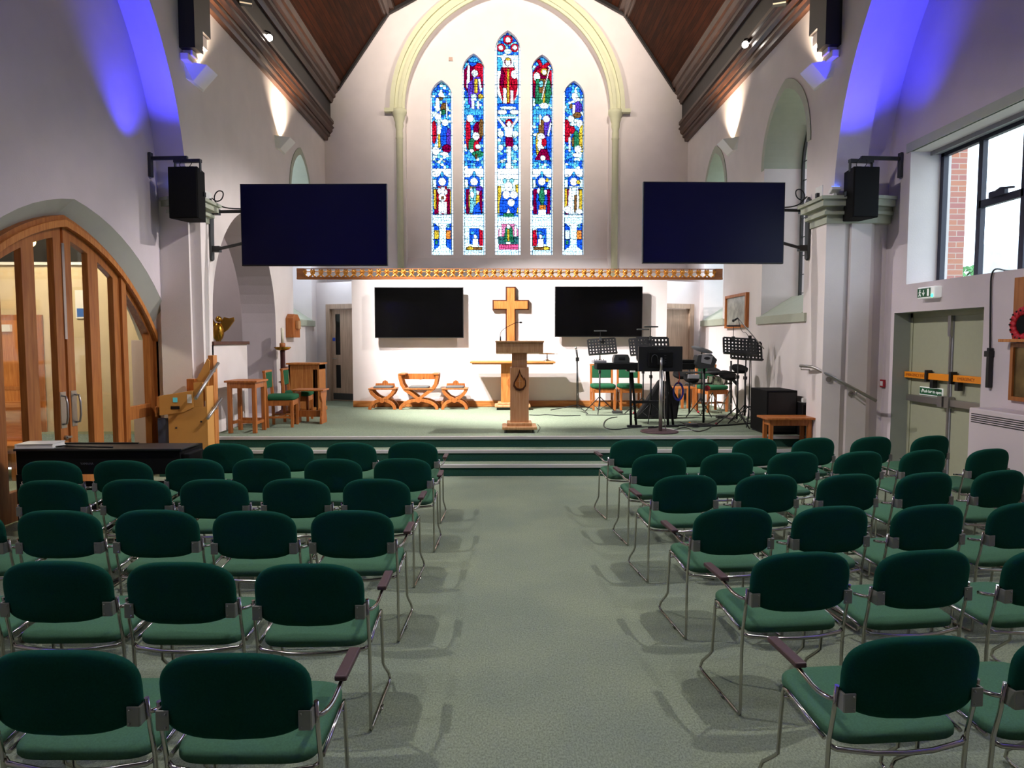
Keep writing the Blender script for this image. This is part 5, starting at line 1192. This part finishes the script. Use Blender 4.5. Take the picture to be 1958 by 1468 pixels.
# ------------------------------------------------------------------ band equipment
def tripod(t, r, zc, n=3, a0=.3, rad=.009, zf=.01):
    for k in range(n):
        a = a0+2*PI*k/n
        MB().tube([(0, 0, zc), (r*math.cos(a), r*math.sin(a), zf)], rad, 6).build('leg', 'black', t)
        MB().tube([(0, 0, .06), (r*.5*math.cos(a), r*.5*math.sin(a), zc/2+.0)], rad*.6, 5).build('leg_brace', 'black', t)
def music_stand(px, y, ptop, pbot, pl_, pr_, label, skew=-6, a0=.3):
    c = PY(px, 700, y); t = thing('music_stand', label, 'music stand', (c.x, y, FH), math.radians(skew*0), 'perforated black music stands')
    zt, zb2 = PY(px, ptop, y).z-FH, PY(px, pbot, y).z-FH; xl, xr = PY(pl_, 700, y).x-c.x, PY(pr_, 700, y).x-c.x
    w = xr-xl; cx_ = (xl+xr)/2; hgt = (zt-zb2)/math.cos(.35)
    T = Matrix.Translation((cx_, 0, (zt+zb2)/2)) @ Matrix.Rotation(-.35, 4, 'X') @ Matrix.Rotation(math.radians(skew), 4, 'Y')
    nx, nz = 9, 5; b = MB(); cw = w*.96/nx; chh = hgt/nz
    for i in range(nx+1): b.box(-w*.48+i*cw-cw*.3, -w*.48+i*cw+cw*.3, -.002, .002, -hgt/2, hgt/2, 0, T)
    for j in range(nz+1): b.box(-w*.48, w*.48, -.003, .003, -hgt/2+j*chh-chh*.27, -hgt/2+j*chh+chh*.27, 0, T)
    b.build('desk', 'black', t)
    MB().box(-w/2, w/2, -.06, .004, -hgt/2-.02, -hgt/2, 0, T).build('lip', 'black', t)
    MB().tube([(0, 0, .12), (0, 0, (zt+zb2)/2)], .011, 8).build('pole', 'black', t); MB().tube([(0, 0, .12), (0, 0, (zt+zb2)/2*.62)], .015, 8).build('lower_tube', 'black', t)
    b = MB().box(-.02, .02, -.02, .05, (zt+zb2)/2*.6, (zt+zb2)/2*.6+.05); b.build('clutch', 'black', t)
    tripod(t, .32, .3, 3, a0)
    return t, zt, cx_+c.x
def stand_lamp(x, y, z, px0, px1, py, label):
    a, c = PY(px0, py, y), PY(px1, py, y); t = thing('clip_lamp', label, 'lamp', ((a.x+c.x)/2, y, z))
    zz_ = a.z-z; w = c.x-a.x
    MB().box(-w/2, w/2, -.03, .03, zz_-.012, zz_+.012).build('lamp_head', 'dgrey', t, bevel=.004); MB().tube([(0, 0, zz_), (.0, 0, .1), (.0, 0, 0)], .005, 6).build('neck', 'black', t)
    MB().box(-.02, .02, -.02, .02, -.03, .03).build('clip', 'dgrey', t)
t, zt, x = music_stand(1147, 12.3, 648, 676, 1124, 1178, 'black music stand nearest the lectern, left of the keyboard', -4)
stand_lamp(t.location.x, 12.3, FH+zt, 1136, 1160, 632.5, 'slim clip lamp above the music stand nearest the lectern')
t, zt, x = music_stand(1230, 12.1, 647, 677, 1203, 1252, 'black music stand half hidden behind the monitor, left one', -4, 1.0)
stand_lamp(t.location.x, 12.1, FH+zt, 1218, 1241, 629.5, 'slim clip lamp, lower of the two above the monitor')
t, zt, x = music_stand(1245, 10.9, 646, 687, 1216, 1279, 'wide black music stand directly behind the monitor', 0, .2)
stand_lamp(t.location.x, 10.9, FH+zt, 1231, 1258, 624.5, 'slim clip lamp, higher of the two above the monitor')
t, zt, x = music_stand(1411, 10.3, 647, 676, 1382, 1445, 'front left perforated music stand of the right hand pair', 4, .8)
stand_lamp(t.location.x, 10.3, FH+zt, 1390, 1415, 623, 'dark clip lamp above the right hand music stands')
t, zt, x = music_stand(1426, 10.75, 653, 686, 1396, 1456, 'rear right perforated music stand of the right hand pair', 4, 1.4)
# microphone stands
c = PY(1104, 700, 12.6); t = thing('microphone_stand', 'straight microphone stand between lectern and keyboard', 'microphone stand', (c.x, 12.6, FH))
MB().tube([(0, 0, .05), (-.01, 0, 1.0)], .011, 8).build('pole', 'black', t); MB().tube([(.03, 0, .12), (.0, 0, .95)], .008, 8).build('boom', 'black', t); tripod(t, .5, .12, 3, 2.9, .008)
b = MB().ball((-.03, 0, 1.17), .024, 10, 8, 0, (1, 1, 1.2)); b.build('microphone_head', 'steel', t); MB().tube([(-.02, 0, 1.14), (0, 0, 1.0)], [.02, .013], 8).build('microphone_body', 'black', t); MB().box(-.03, .03, -.02, .02, .93, 1.0).build('clutch', 'black', t)
c = PY(1434, 700, 10.5); t = thing('boom_microphone_stand', 'tall boom microphone stand reaching up in front of the framed picture', 'microphone stand', (c.x, 10.5, FH))
L = t.location; A = PY(1461, 667, 10.5)-L; B = PY(1411, 608, 10.5)-L; P0 = PY(1434, 645, 10.5)-L
MB().tube([(0, 0, .1), (0, 0, P0.z)], .01, 8).build('pole', 'black', t); MB().tube([A, B], .008, 8).build('boom', 'steel', t); MB().box(P0.x-.02, P0.x+.02, -.02, .02, P0.z-.03, P0.z+.03).build('clutch', 'black', t)
tripod(t, .36, .3, 3, .1); MB().tube([B, B+Vector((-.05, 0, -.03))], [.012, .016], 8).build('microphone_body', 'black', t); MB().ball(B+Vector((-.07, 0, -.04)), .022, 10, 6).build('microphone_head', 'dgrey', t)
MB().tube([B, B+Vector((.06, .0, -.22)), P0+Vector((-.05, 0, .08)), P0+Vector((.02, 0, -.1)), (0.03, 0, .6), (.02, 0, .1)], .004, 5, smooth_path=2).build('cable', 'black', t)
# keyboard on stand
a, c = PY(1139, 698, 10.6), PY(1325, 698, 10.6)
kx = (a.x+c.x)/2; kz = PY(1200, 706, 10.6).z
t = thing('stage_keyboard', 'long black stage keyboard seen from behind on its stand', 'keyboard', (kx, 10.6, kz)); w = c.x-a.x
MB().box(-w/2, w/2, -.12, .2, 0, .1).build('body', 'blackm', t, bevel=.012); b = MB().box(-w/2+.06, w/2-.06, .06, .19, .1, .106); b.build('keys', 'paper', t)
MB().box(w/2-.4, w/2, -.1, .1, .1, .15).build('rear_housing', 'blackm', t, bevel=.01)
t = thing('keyboard_stand', 'folding black keyboard stand with wide flat feet', 'keyboard stand', (kx, 10.6, FH)); hz = kz-FH
for px in (1207, 1276):
    x = PY(px, 800, 10.6).x-kx
    for dx, y0, y1 in ((-.06, -.3, .12), (.03, -.25, .14)): MB().tube([(x+dx, y0, .02), (x+dx*.3, y1-.1, hz-.02)], .019, 8).build('leg', 'blackm', t)
    MB().box(x-.12, x+.1, -.33, -.27, 0, .03).build('foot', 'black', t, bevel=.006)
x0, x1 = PY(1207, 800, 10.6).x-kx, PY(1276, 800, 10.6).x-kx
MB().box(x0, x1, -.06, -.03, .34, .38).build('cross_bar', 'black', t); MB().box(x0-.08, x1+.1, -.06, .1, hz-.03, hz-.002).build('top_bar', 'black', t)
b = MB().box(x0-.05, x0+.03, -.14, -.12, hz-.04, hz-.015); b.build('stand_badge', 'white', t)
t = thing('small_mixer', 'small silver mixing desk at the left end of the keyboard', 'mixer', (PY(1145, 690, 10.7).x, 10.68, kz+.1), .1)
MB().box(-.1, .1, -.08, .08, 0, .04).build('casing', 'mgrey', t, bevel=.006); b = MB()
for i in range(5): b.lathe([(.006, .04), (.006, .055)], 8, (-.07+i*.035, 0, 0))
b.build('knobs', 'black', t)
t = thing('monitor_speaker', 'small grey wedge speaker standing on the keyboard', 'speaker', (PY(1187, 690, 10.65).x, 10.66, kz+.1))
MB().prism([(-.125, 0), (.125, 0), (.125, .07), (.1, .13), (-.1, .13), (-.125, .07)], xz, -.1, .08).build('cabinet', 'dgrey', t, bevel=.01); MB().box(-.05, .05, -.104, -.098, .05, .09).build('handle_recess', 'black', t, bevel=.01)
# monitor on pole
a, c = PY(1220, 710, 9.75), PY(1305, 662, 9.75); mx_ = (a.x+c.x)/2
t = thing('monitor_on_pole', 'black computer monitor, back to the chairs, on a silver floor pole', 'monitor', (mx_, 9.75, FH))
za, zc = a.z-FH, c.z-FH; w = c.x-a.x
MB().box(-w/2, w/2, -.02, .03, za, zc).build('casing', 'black', t, bevel=.008); MB().box(-w*.28, w*.28, -.045, -.02, za+.06, zc-.08).build('rear_bulge', 'blackm', t, bevel=.012)
RX = Matrix.Rotation(PI/2, 4, 'X'); text('logo', 'iiyama', .03, 'logo', Matrix.Translation((.0, -.022, zc-.04)) @ RX, t)
b = MB()
for k in range(4): b.box(.05, .075, -.048, -.045, za+.12+k*.035, za+.127+k*.035)
b.tube([(-.13, -.05, za+.12), (-.14, -.06, za+.2), (-.1, -.06, za+.25), (-.05, -.06, za+.22), (-.04, -.05, za+.12)], .005, 6, smooth_path=2); b.build('rear_ports', 'dgrey', t)
MB().tube([(0, -.07, .03), (0, -.07, za+.02)], .027, 14).build('pole', 'steel', t); MB().tube([(0, -.07, za+.0), (0, -.068, za+.2)], [.02, .014], 12).build('pole_tip', 'steel', t)
b = MB().box(-.05, .05, -.06, -.04, za+.1, za+.17); b.build('mount_plate', 'black', t)
MB().lathe([(.27, 0), (.27, .014), (.24, .022), (.05, .026)], 36, (0, -.0, 0)).build('base_disc', 'arm', t)
MB().tube([(.04, -.06, za), (.06, -.06, .7), (.05, -.06, .3), (.07, -.1, .03)], .007, 6, smooth_path=2).build('cable', 'steel', t)
# right speaker on pole + cymbal
a = PY(1347, 690, 10.5)
t = thing('personal_monitor', 'silver fronted wedge monitor speaker on a black pole', 'speaker', (a.x, 10.5, FH)); zc = a.z-FH
b = MB(); b.prism([(-.17, -.05), (-.13, .09), (.08, .11), (.17, .02), (.12, -.1), (-.1, -.12)], xz, -.1, .12); T = 0
b.v = [(x, y, z+zc) for x, y, z in b.v]; b.build('cabinet', 'dgrey', t, bevel=.01)
b = MB().prism([(-.08, -.02), (.07, -.05), (.1, .08), (-.07, .1)], xz, -.104, -.1); b.v = [(x, y, z+zc) for x, y, z in b.v]; b.build('front_panel', 'mgrey', t)
b = MB().ball((0.01, -.105, zc+.045), .05, 12, 6, 0, (1, .1, .45)); b.build('handle_recess', 'black', t)
MB().tube([(0, 0, .04), (0, 0, zc-.1)], .018, 10).build('pole', 'black', t); MB().lathe([(.17, 0), (.17, .012), (.03, .02)], 24).build('base_disc', 'blackm', t)
a = PY(1342, 669, 11.4); t = thing('cymbal_pad', 'large round black cymbal pad tilted above the silver speaker', 'cymbal', (a.x, 11.4, FH)); zc = a.z-FH
T = Matrix.Translation((0, 0, zc)) @ Matrix.Rotation(math.radians(13), 4, 'Y') @ Matrix.Rotation(math.radians(15), 4, 'X')
MB().lathe([(.18, 0), (.18, .008), (.06, .022), (.03, .035), (.005, .038)], 30, (0, 0, 0), 0, T).build('disc', 'dgrey', t); MB().tube([(0, 0, .3), (0, 0, zc)], .01, 8).build('rod', 'black', t); tripod(t, .25, .35, 3, .5)
# electronic drum kit
dx, dy = PY(1370, 740, 11.6).x, 11.6
t = thing('electronic_drum_kit', 'black electronic drum kit with chrome rack behind the right music stands', 'drum kit', (dx, dy, FH))
def pp(px, py, y): q = PY(px, py, y); return Vector((q.x-dx, y-dy, q.z-FH))
for pts in ([pp(1306, 712, 11.7), pp(1425, 712, 11.2)], [pp(1310, 733, 11.8), pp(1400, 733, 11.8)], [pp(1318, 700, 11.7), pp(1318, 790, 11.7)], [pp(1398, 690, 11.8), pp(1398, 790, 11.8)], [pp(1425, 700, 11.3), pp(1425, 788, 11.3)], [pp(1345, 712, 11.7), pp(1345, 790, 11.9)]):
    MB().tube(pts, .017, 8).build('rack_tube', 'black', t)
for (px, py, y, rr) in ((1322, 722, 11.6, .13), (1392, 716, 11.5, .15), (1365, 708, 12.1, .12), (1415, 703, 11.2, .13), (1300, 715, 12.0, .12)):
    q = pp(px, py, y); T = Matrix.Translation(q) @ Matrix.Rotation(math.radians(22), 4, 'X') @ Matrix.Rotation(math.radians(rnd_ if False else 6), 4, 'Y')
    MB().lathe([(rr*.9, -.05), (rr, -.03), (rr, .01), (rr*.94, .012), (rr*.9, .005)], 22, (0, 0, 0), 0, T).build('drum_pad', 'blackm', t); MB().lathe([(rr*.9, .006), (rr*.9, .012)], 22, (0, 0, 0), 0, T).build('drum_head', 'blackm', t)
q = pp(1326, 718, 11.5); MB().box(q.x-.1, q.x+.1, q.y-.03, q.y, q.z-.05, q.z+.02, 0).build('sound_module', 'mgrey', t, bevel=.006)
q = pp(1372, 727, 11.9); b = MB().lathe([(.17, -.07), (.17, .07), (.175, .075)], 24, q); b.build('snare_shell', 'chrome', t)
b = MB()
for k in range(8): a_ = k*PI/4; b.tube([(q.x+.178*math.cos(a_), q.y+.178*math.sin(a_), q.z-.07), (q.x+.178*math.cos(a_), q.y+.178*math.sin(a_), q.z+.07)], .006, 5)
b.build('tension_rods', 'chrome', t)
for k in range(3):
    a_ = .4+k*2.1; h0 = pp(1396, 745, 11.9); MB().tube([h0, h0+Vector((.2*math.cos(a_), .2*math.sin(a_), -.42))], .009, 6).build('chrome_leg', 'chrome', t)
h0 = pp(1362, 750, 11.9)
for k in range(3):
    a_ = 1.4+k*2.1; MB().tube([h0, h0+Vector((.18*math.cos(a_), .18*math.sin(a_), -.36))], .008, 6).build('chrome_leg', 'chrome', t)
MB().tube([pp(1396, 700, 11.9), h0+Vector((.3, 0, -.3))], .01, 6).build('hi_hat_rod', 'chrome', t)
q = pp(1395, 775, 11.4); MB().box(q.x-.06, q.x+.06, q.y-.15, q.y+.15, .0, .03).build('pedal', 'steel', t); MB().tube([pp(1398, 722, 11.8), pp(1410, 735, 11.7)], .03, 8).build('headphones', 'black', t)
q = pp(1352, 742, 11.7); MB().lathe([(.05, -.02), (.05, .02)], 20, (0, 0, 0), 0, Matrix.Translation(q) @ Matrix.Rotation(1.2, 4, 'X')).build('drum_pad', 'redp', t)
t = thing('low_orange_cabinet', 'orange wooden slatted side table against the wall behind the drums', 'table', (PY(1306, 700, 13.1).x, 13.25, FH))
MB().box(-.25, .25, -.15, .15, .38, .41).build('top', 'chairwood', t)
for x in (-.22, -.11, 0, .11, .22): MB().box(x-.025, x+.025, -.15, -.12, 0, .38).build('slat', 'chairwood', t)
for x in (-.22, .22): MB().box(x-.02, x+.02, .1, .14, 0, .38).build('leg', 'chairwood', t)
# guitar bag + cable coil
t = thing('instrument_case', 'black soft instrument case leaning under the keyboard', 'case', (PY(1268, 760, 11.1).x, 11.4, FH))
b = MB(); b.prism([(-.42, .0), (.3, .0), (.34, .3), (.16, .62), (.0, .66), (-.1, .5)], xz, -.06, .1); b.build('bag', 'blackm', t, bevel=.03); MB().tube([(.05, -.07, .3), (.12, -.09, .4), (.18, -.07, .5)], .012, 6).build('carry_handle', 'black', t)
q = PY(1296, 748, 10.72); t = thing('cable_coil', 'blue coiled cable hanging with an orange tie by the keyboard', 'cable', (q.x, 10.7, q.z))
b = MB()
for k in range(4): b.tube([((.068+.005*k)*math.cos(2*PI*i/20), -.008*k+.01, (.125+.007*k)*math.sin(2*PI*i/20)) for i in range(20)], .006, 6, closed=True)
b.build('coil', 'blue', t); MB().tube([(0, 0, .12), (.01, -.03, .17), (-.02, -.03, .14), (.02, -.02, .19), (0, 0, .36)], .007, 6, smooth_path=1).build('tie', mat('orange_tie', 'D84418', .5), t)
# subwoofer + small speaker + low table
a = PZ(1472, 829, FH); q0 = PY(1437, 743, 10.6)
t = thing('subwoofer', 'big black cube subwoofer at the right of the platform', 'subwoofer', (3.875, 9.66, FH), math.radians(0))
hh_ = PY(1500, 746, 9.5).z-FH; w = .43
MB().box(-w/2, w/2, -.2, .42, .015, hh_).build('cabinet', 'blackm', t, bevel=.01); MB().box(-w/2+.02, w/2-.02, -.21, -.2, .04, hh_-.03).build('grille', 'black', t)
MB().box(-w/2+.0, w/2, -.15, .35, 0, .015).build('feet', 'black', t)
t = thing('small_black_speaker', 'narrow black box speaker between the subwoofer and the right wall', 'speaker', (4.14, 9.4, FH)); MB().box(-.045, .045, -.1, .15, 0, .46).build('cabinet', 'black', t, bevel=.01); MB().box(-.035, .035, -.105, -.1, .05, .43).build('grille', 'blackm', t); MB().box(-.02, .04, -.06, .0, .46, .52).build('plug', 'white', t)
ctable((3.8, 9.1, .28), .56, .26, .435, 'low orange wooden table standing on the steps before the subwoofer', lw=.05, str_=False, name='low_table', over=.06)
# floor cables
def cable(pts, label, m='black', r=.007, name='floor_cable'):
    P = [PZ(x, y, FH+r) for x, y in pts]; o = P[0].copy()
    ob = MB().tube([p-o for p in P], r, 6, smooth_path=2).build(name, m, loc=o); return tag(ob, label, 'cable', 'cables on the platform')
cable([(1012, 793), (1030, 794), (1045, 792), (1070, 795), (1110, 794)], 'thin black cable running from the lectern to the microphone stand')
cable([(1028, 811), (1034, 818), (1028, 826)], 'short thin cable at the right foot of the lectern', r=.004)
cable([(1180, 797), (1160, 800), (1152, 812), (1160, 820), (1182, 821), (1200, 818), (1250, 815)], 'looping black cable left of the keyboard stand')
cable([(1120, 793), (1170, 794), (1215, 790), (1260, 796), (1320, 793), (1380, 796), (1400, 790)], 'long black cable along the back of the band area')
cable([(1240, 818), (1290, 812), (1340, 815), (1400, 812), (1440, 808)], 'thick black cable across the front of the band area', r=.012)
cable([(1290, 822), (1310, 815), (1330, 826), (1350, 822), (1365, 812)], 'tangled black cable right of the monitor pole')
cable([(1300, 806), (1330, 820), (1362, 806), (1380, 798)], 'black cable crossing below the silver speaker pole')
cable([(1255, 820), (1275, 818), (1300, 824), (1335, 822)], 'pale cable behind the monitor base', 'white', .006)
for px, py, m, lb in ((1212, 791, 'red', 'red connector light on the floor under the keyboard'), (1335, 789, 'red', 'red connector on the floor below the drum kit'), (1319, 811, 'orange', 'yellow plug on the front floor cables'), (1370, 812, 'redp', 'dark red plug on the front floor cables')):
    p = PZ(px, py, FH); tag(MB().lathe([(.02, 0), (.022, .02), (.012, .035)], 10).build('cable_plug', m, loc=p), lb, 'plug')
for px, py in ((1180, 790), (1380, 799), (1322, 815)):
    p = PZ(px, py, FH); b = MB().box(-.09, .09, -.06, .06, 0, .045); tag(b.build('effects_pedal', 'dgrey', loc=p, bevel=.006), {1180: 'small dark floor box near the left music stand', 1380: 'small dark floor box under the drum rack', 1322: 'small dark floor box left of the silver speaker base'}[px], 'pedal')
# ------------------------------------------------------------------ lights
wd = bpy.data.worlds.new('overcast_sky'); sc.world = wd; wd.use_nodes = True
nt = wd.node_tree; bg = nt.nodes['Background']; bg.inputs[1].default_value = 4.5
tc = nt.nodes.new('ShaderNodeTexCoord'); n = nt.nodes.new('ShaderNodeTexNoise'); n.inputs['Scale'].default_value = 2; n.inputs['Detail'].default_value = 3
r = nt.nodes.new('ShaderNodeValToRGB'); r.color_ramp.elements[0].color = (.6, .79, 1, 1); r.color_ramp.elements[1].color = (.8, .92, 1, 1)
nt.links.new(tc.outputs['Generated'], n.inputs['Vector']); nt.links.new(n.outputs['Fac'], r.inputs[0]); nt.links.new(r.outputs[0], bg.inputs[0])
WARM = (1, .78, .56); NEU = (1, .93, .92); NEU2 = (1, .94, .92)
BLUE = (.045, .04, 1)
# daylight portals of real openings
def portal(loc, sx, sy, rot):
    l = bpy.data.lights.new('daylight_portal', 'AREA'); l.shape = 'RECTANGLE'; l.size = sx; l.size_y = sy; l.cycles.is_portal = True
    o = bpy.data.objects.new('daylight_portal', l); COL.objects.link(o); o.location = loc; o.rotation_euler = rot
portal((5.42, 6.5, 3.22), 1.6, 3.8, (0, PI/2, 0))
portal((4.93, 10.4, 3.8), 3.4, 1.6, (0, PI/2, 0)); portal((4.93, 13.8, 3.8), 3.3, 1.3, (0, PI/2, 0)); portal((-4.68, 14.0, 3.8), 3.3, 1.3, (0, -PI/2, 0))
portal((WC, 16.5, 6.0), 3.8, 5.4, (-PI/2, 0, 0))
# roof spots over the nave seating
for x in (-3.6, 3.8):
    for y, e in ((1.2, 220), (4.3, 600), (7.6, 300)):  # last pair added to brighten the low walls beside the steps
        light('roof_or_fill_spot', 'SPOT', (x, y, 7.0), e, NEU, (-x*.2, y+.4, 0), .03, 88, .8)
# platform spots
light('platform_spot', 'SPOT', (-3.7, 9.8, 7.0), 4900, NEU2, (.3, 13.4, 1.2), .05, 54, .7)
light('platform_spot', 'SPOT', (-3.3, 8.6, 7.2), 4900, NEU2, (.7, 13.4, 1.2), .05, 49, .7)
light('platform_spot', 'SPOT', (3.8, 9.6, 7.0), 1900, NEU2, (-3.0, 10.9, .8), .05, 52, .5)
light('platform_spot', 'SPOT', (-3.5, 9.4, 7.0), 1000, NEU2, (3.2, 10.8, .8), .05, 52, .5)
light('window_wall_flood', 'SPOT', (-2.2, 11.4, 8.7), 1000, (1, .88, .76), (-.4, 15.9, 8.7), .15, 104, 1)
light('window_wall_flood', 'SPOT', (2.3, 11.4, 8.7), 1000, (1, .88, .76), (.6, 15.9, 8.7), .15, 104, 1)
# wall uplights
for x, y, z, dy in ((XL+.14, 9.28, 5.32, 0), (XL+.14, 12.75, 5.42, 0), (XR-.14, 9.15, 5.32, 0), (XR-.14, 12.75, 5.42, 0)):
    light('uplight_lamp', 'SPOT', (x, y, z-.04), 420, (1, .8, .6), (x*1.01, y, 8), .04, 110, 1)
# blue LED floods on the capitals and on the near piers
light('blue_led', 'SPOT', (-4.1, 8.25, 3.72), 280, BLUE, (-4.12, 8.25, 6), .03, 84, 1)
light('blue_led', 'SPOT', (4.26, 8.1, 3.68), 330, BLUE, (4.3, 8.25, 6), .03, 84, 1)
light('blue_led', 'SPOT', (-4.2, 3.5, 3.75), 150, BLUE, (-4.3, 8.0, 6.0), .03, 60, 1)
light('blue_led', 'SPOT', (4.4, 3.5, 3.75), 140, BLUE, (4.6, 8.0, 6.0), .03, 60, 1)
light('blue_led', 'SPOT', (-3.9, 2.0, 3.0), 1300, BLUE, (-4.15, 2.0, 6), .03, 110, 1)
light('blue_led', 'SPOT', (4.0, 2.0, 3.0), 1300, BLUE, (4.25, 2.0, 6), .03, 110, 1)
light('roof_or_fill_spot', 'SPOT', (3.6, 4.4, 7.0), 900, NEU, (-4.0, 8.8, .8), .06, 40, .7)  # added fill to brighten the lift, not a known lamp
light('roof_or_fill_spot', 'SPOT', (-3.4, 4.4, 7.0), 900, NEU, (4.8, 8.2, .8), .06, 44, .7)  # added fill brightening the exit doors and heater
light('chamber_lamp', 'AREA', (-6.0, 11.6, 4.6), 25, (1, .95, .9), (-6, 11.6, 0), .8)
light('lobby_glow', 'POINT', (-6.2, 8.2, 3.3), 190, (1, .86, .62), None, .15)
light('vestry_daylight_fill', 'AREA', (-3.5, 14.2, 3.6), 14, (.75, .85, 1), (-3.8, 14.6, 1), .5)  # added fill standing in for cool window daylight
light('vestry_daylight_fill', 'AREA', (3.7, 14.0, 3.6), 14, (.75, .85, 1), (4.0, 14.4, 1), .5)  # same added daylight fill on the right side
sc.view_settings.view_transform = 'Standard'; sc.view_settings.look = 'None'; sc.view_settings.exposure = 0; sc.view_settings.gamma = 1
sc.view_settings.use_curve_mapping = False
sc.render.engine = 'CYCLES'
cy = sc.cycles; cy.use_denoising = True; cy.max_bounces = 7; cy.diffuse_bounces = 4; cy.glossy_bounces = 3; cy.transparent_max_bounces = 8
cy.caustics_reflective = False; cy.caustics_refractive = False; cy.sample_clamp_indirect = 6
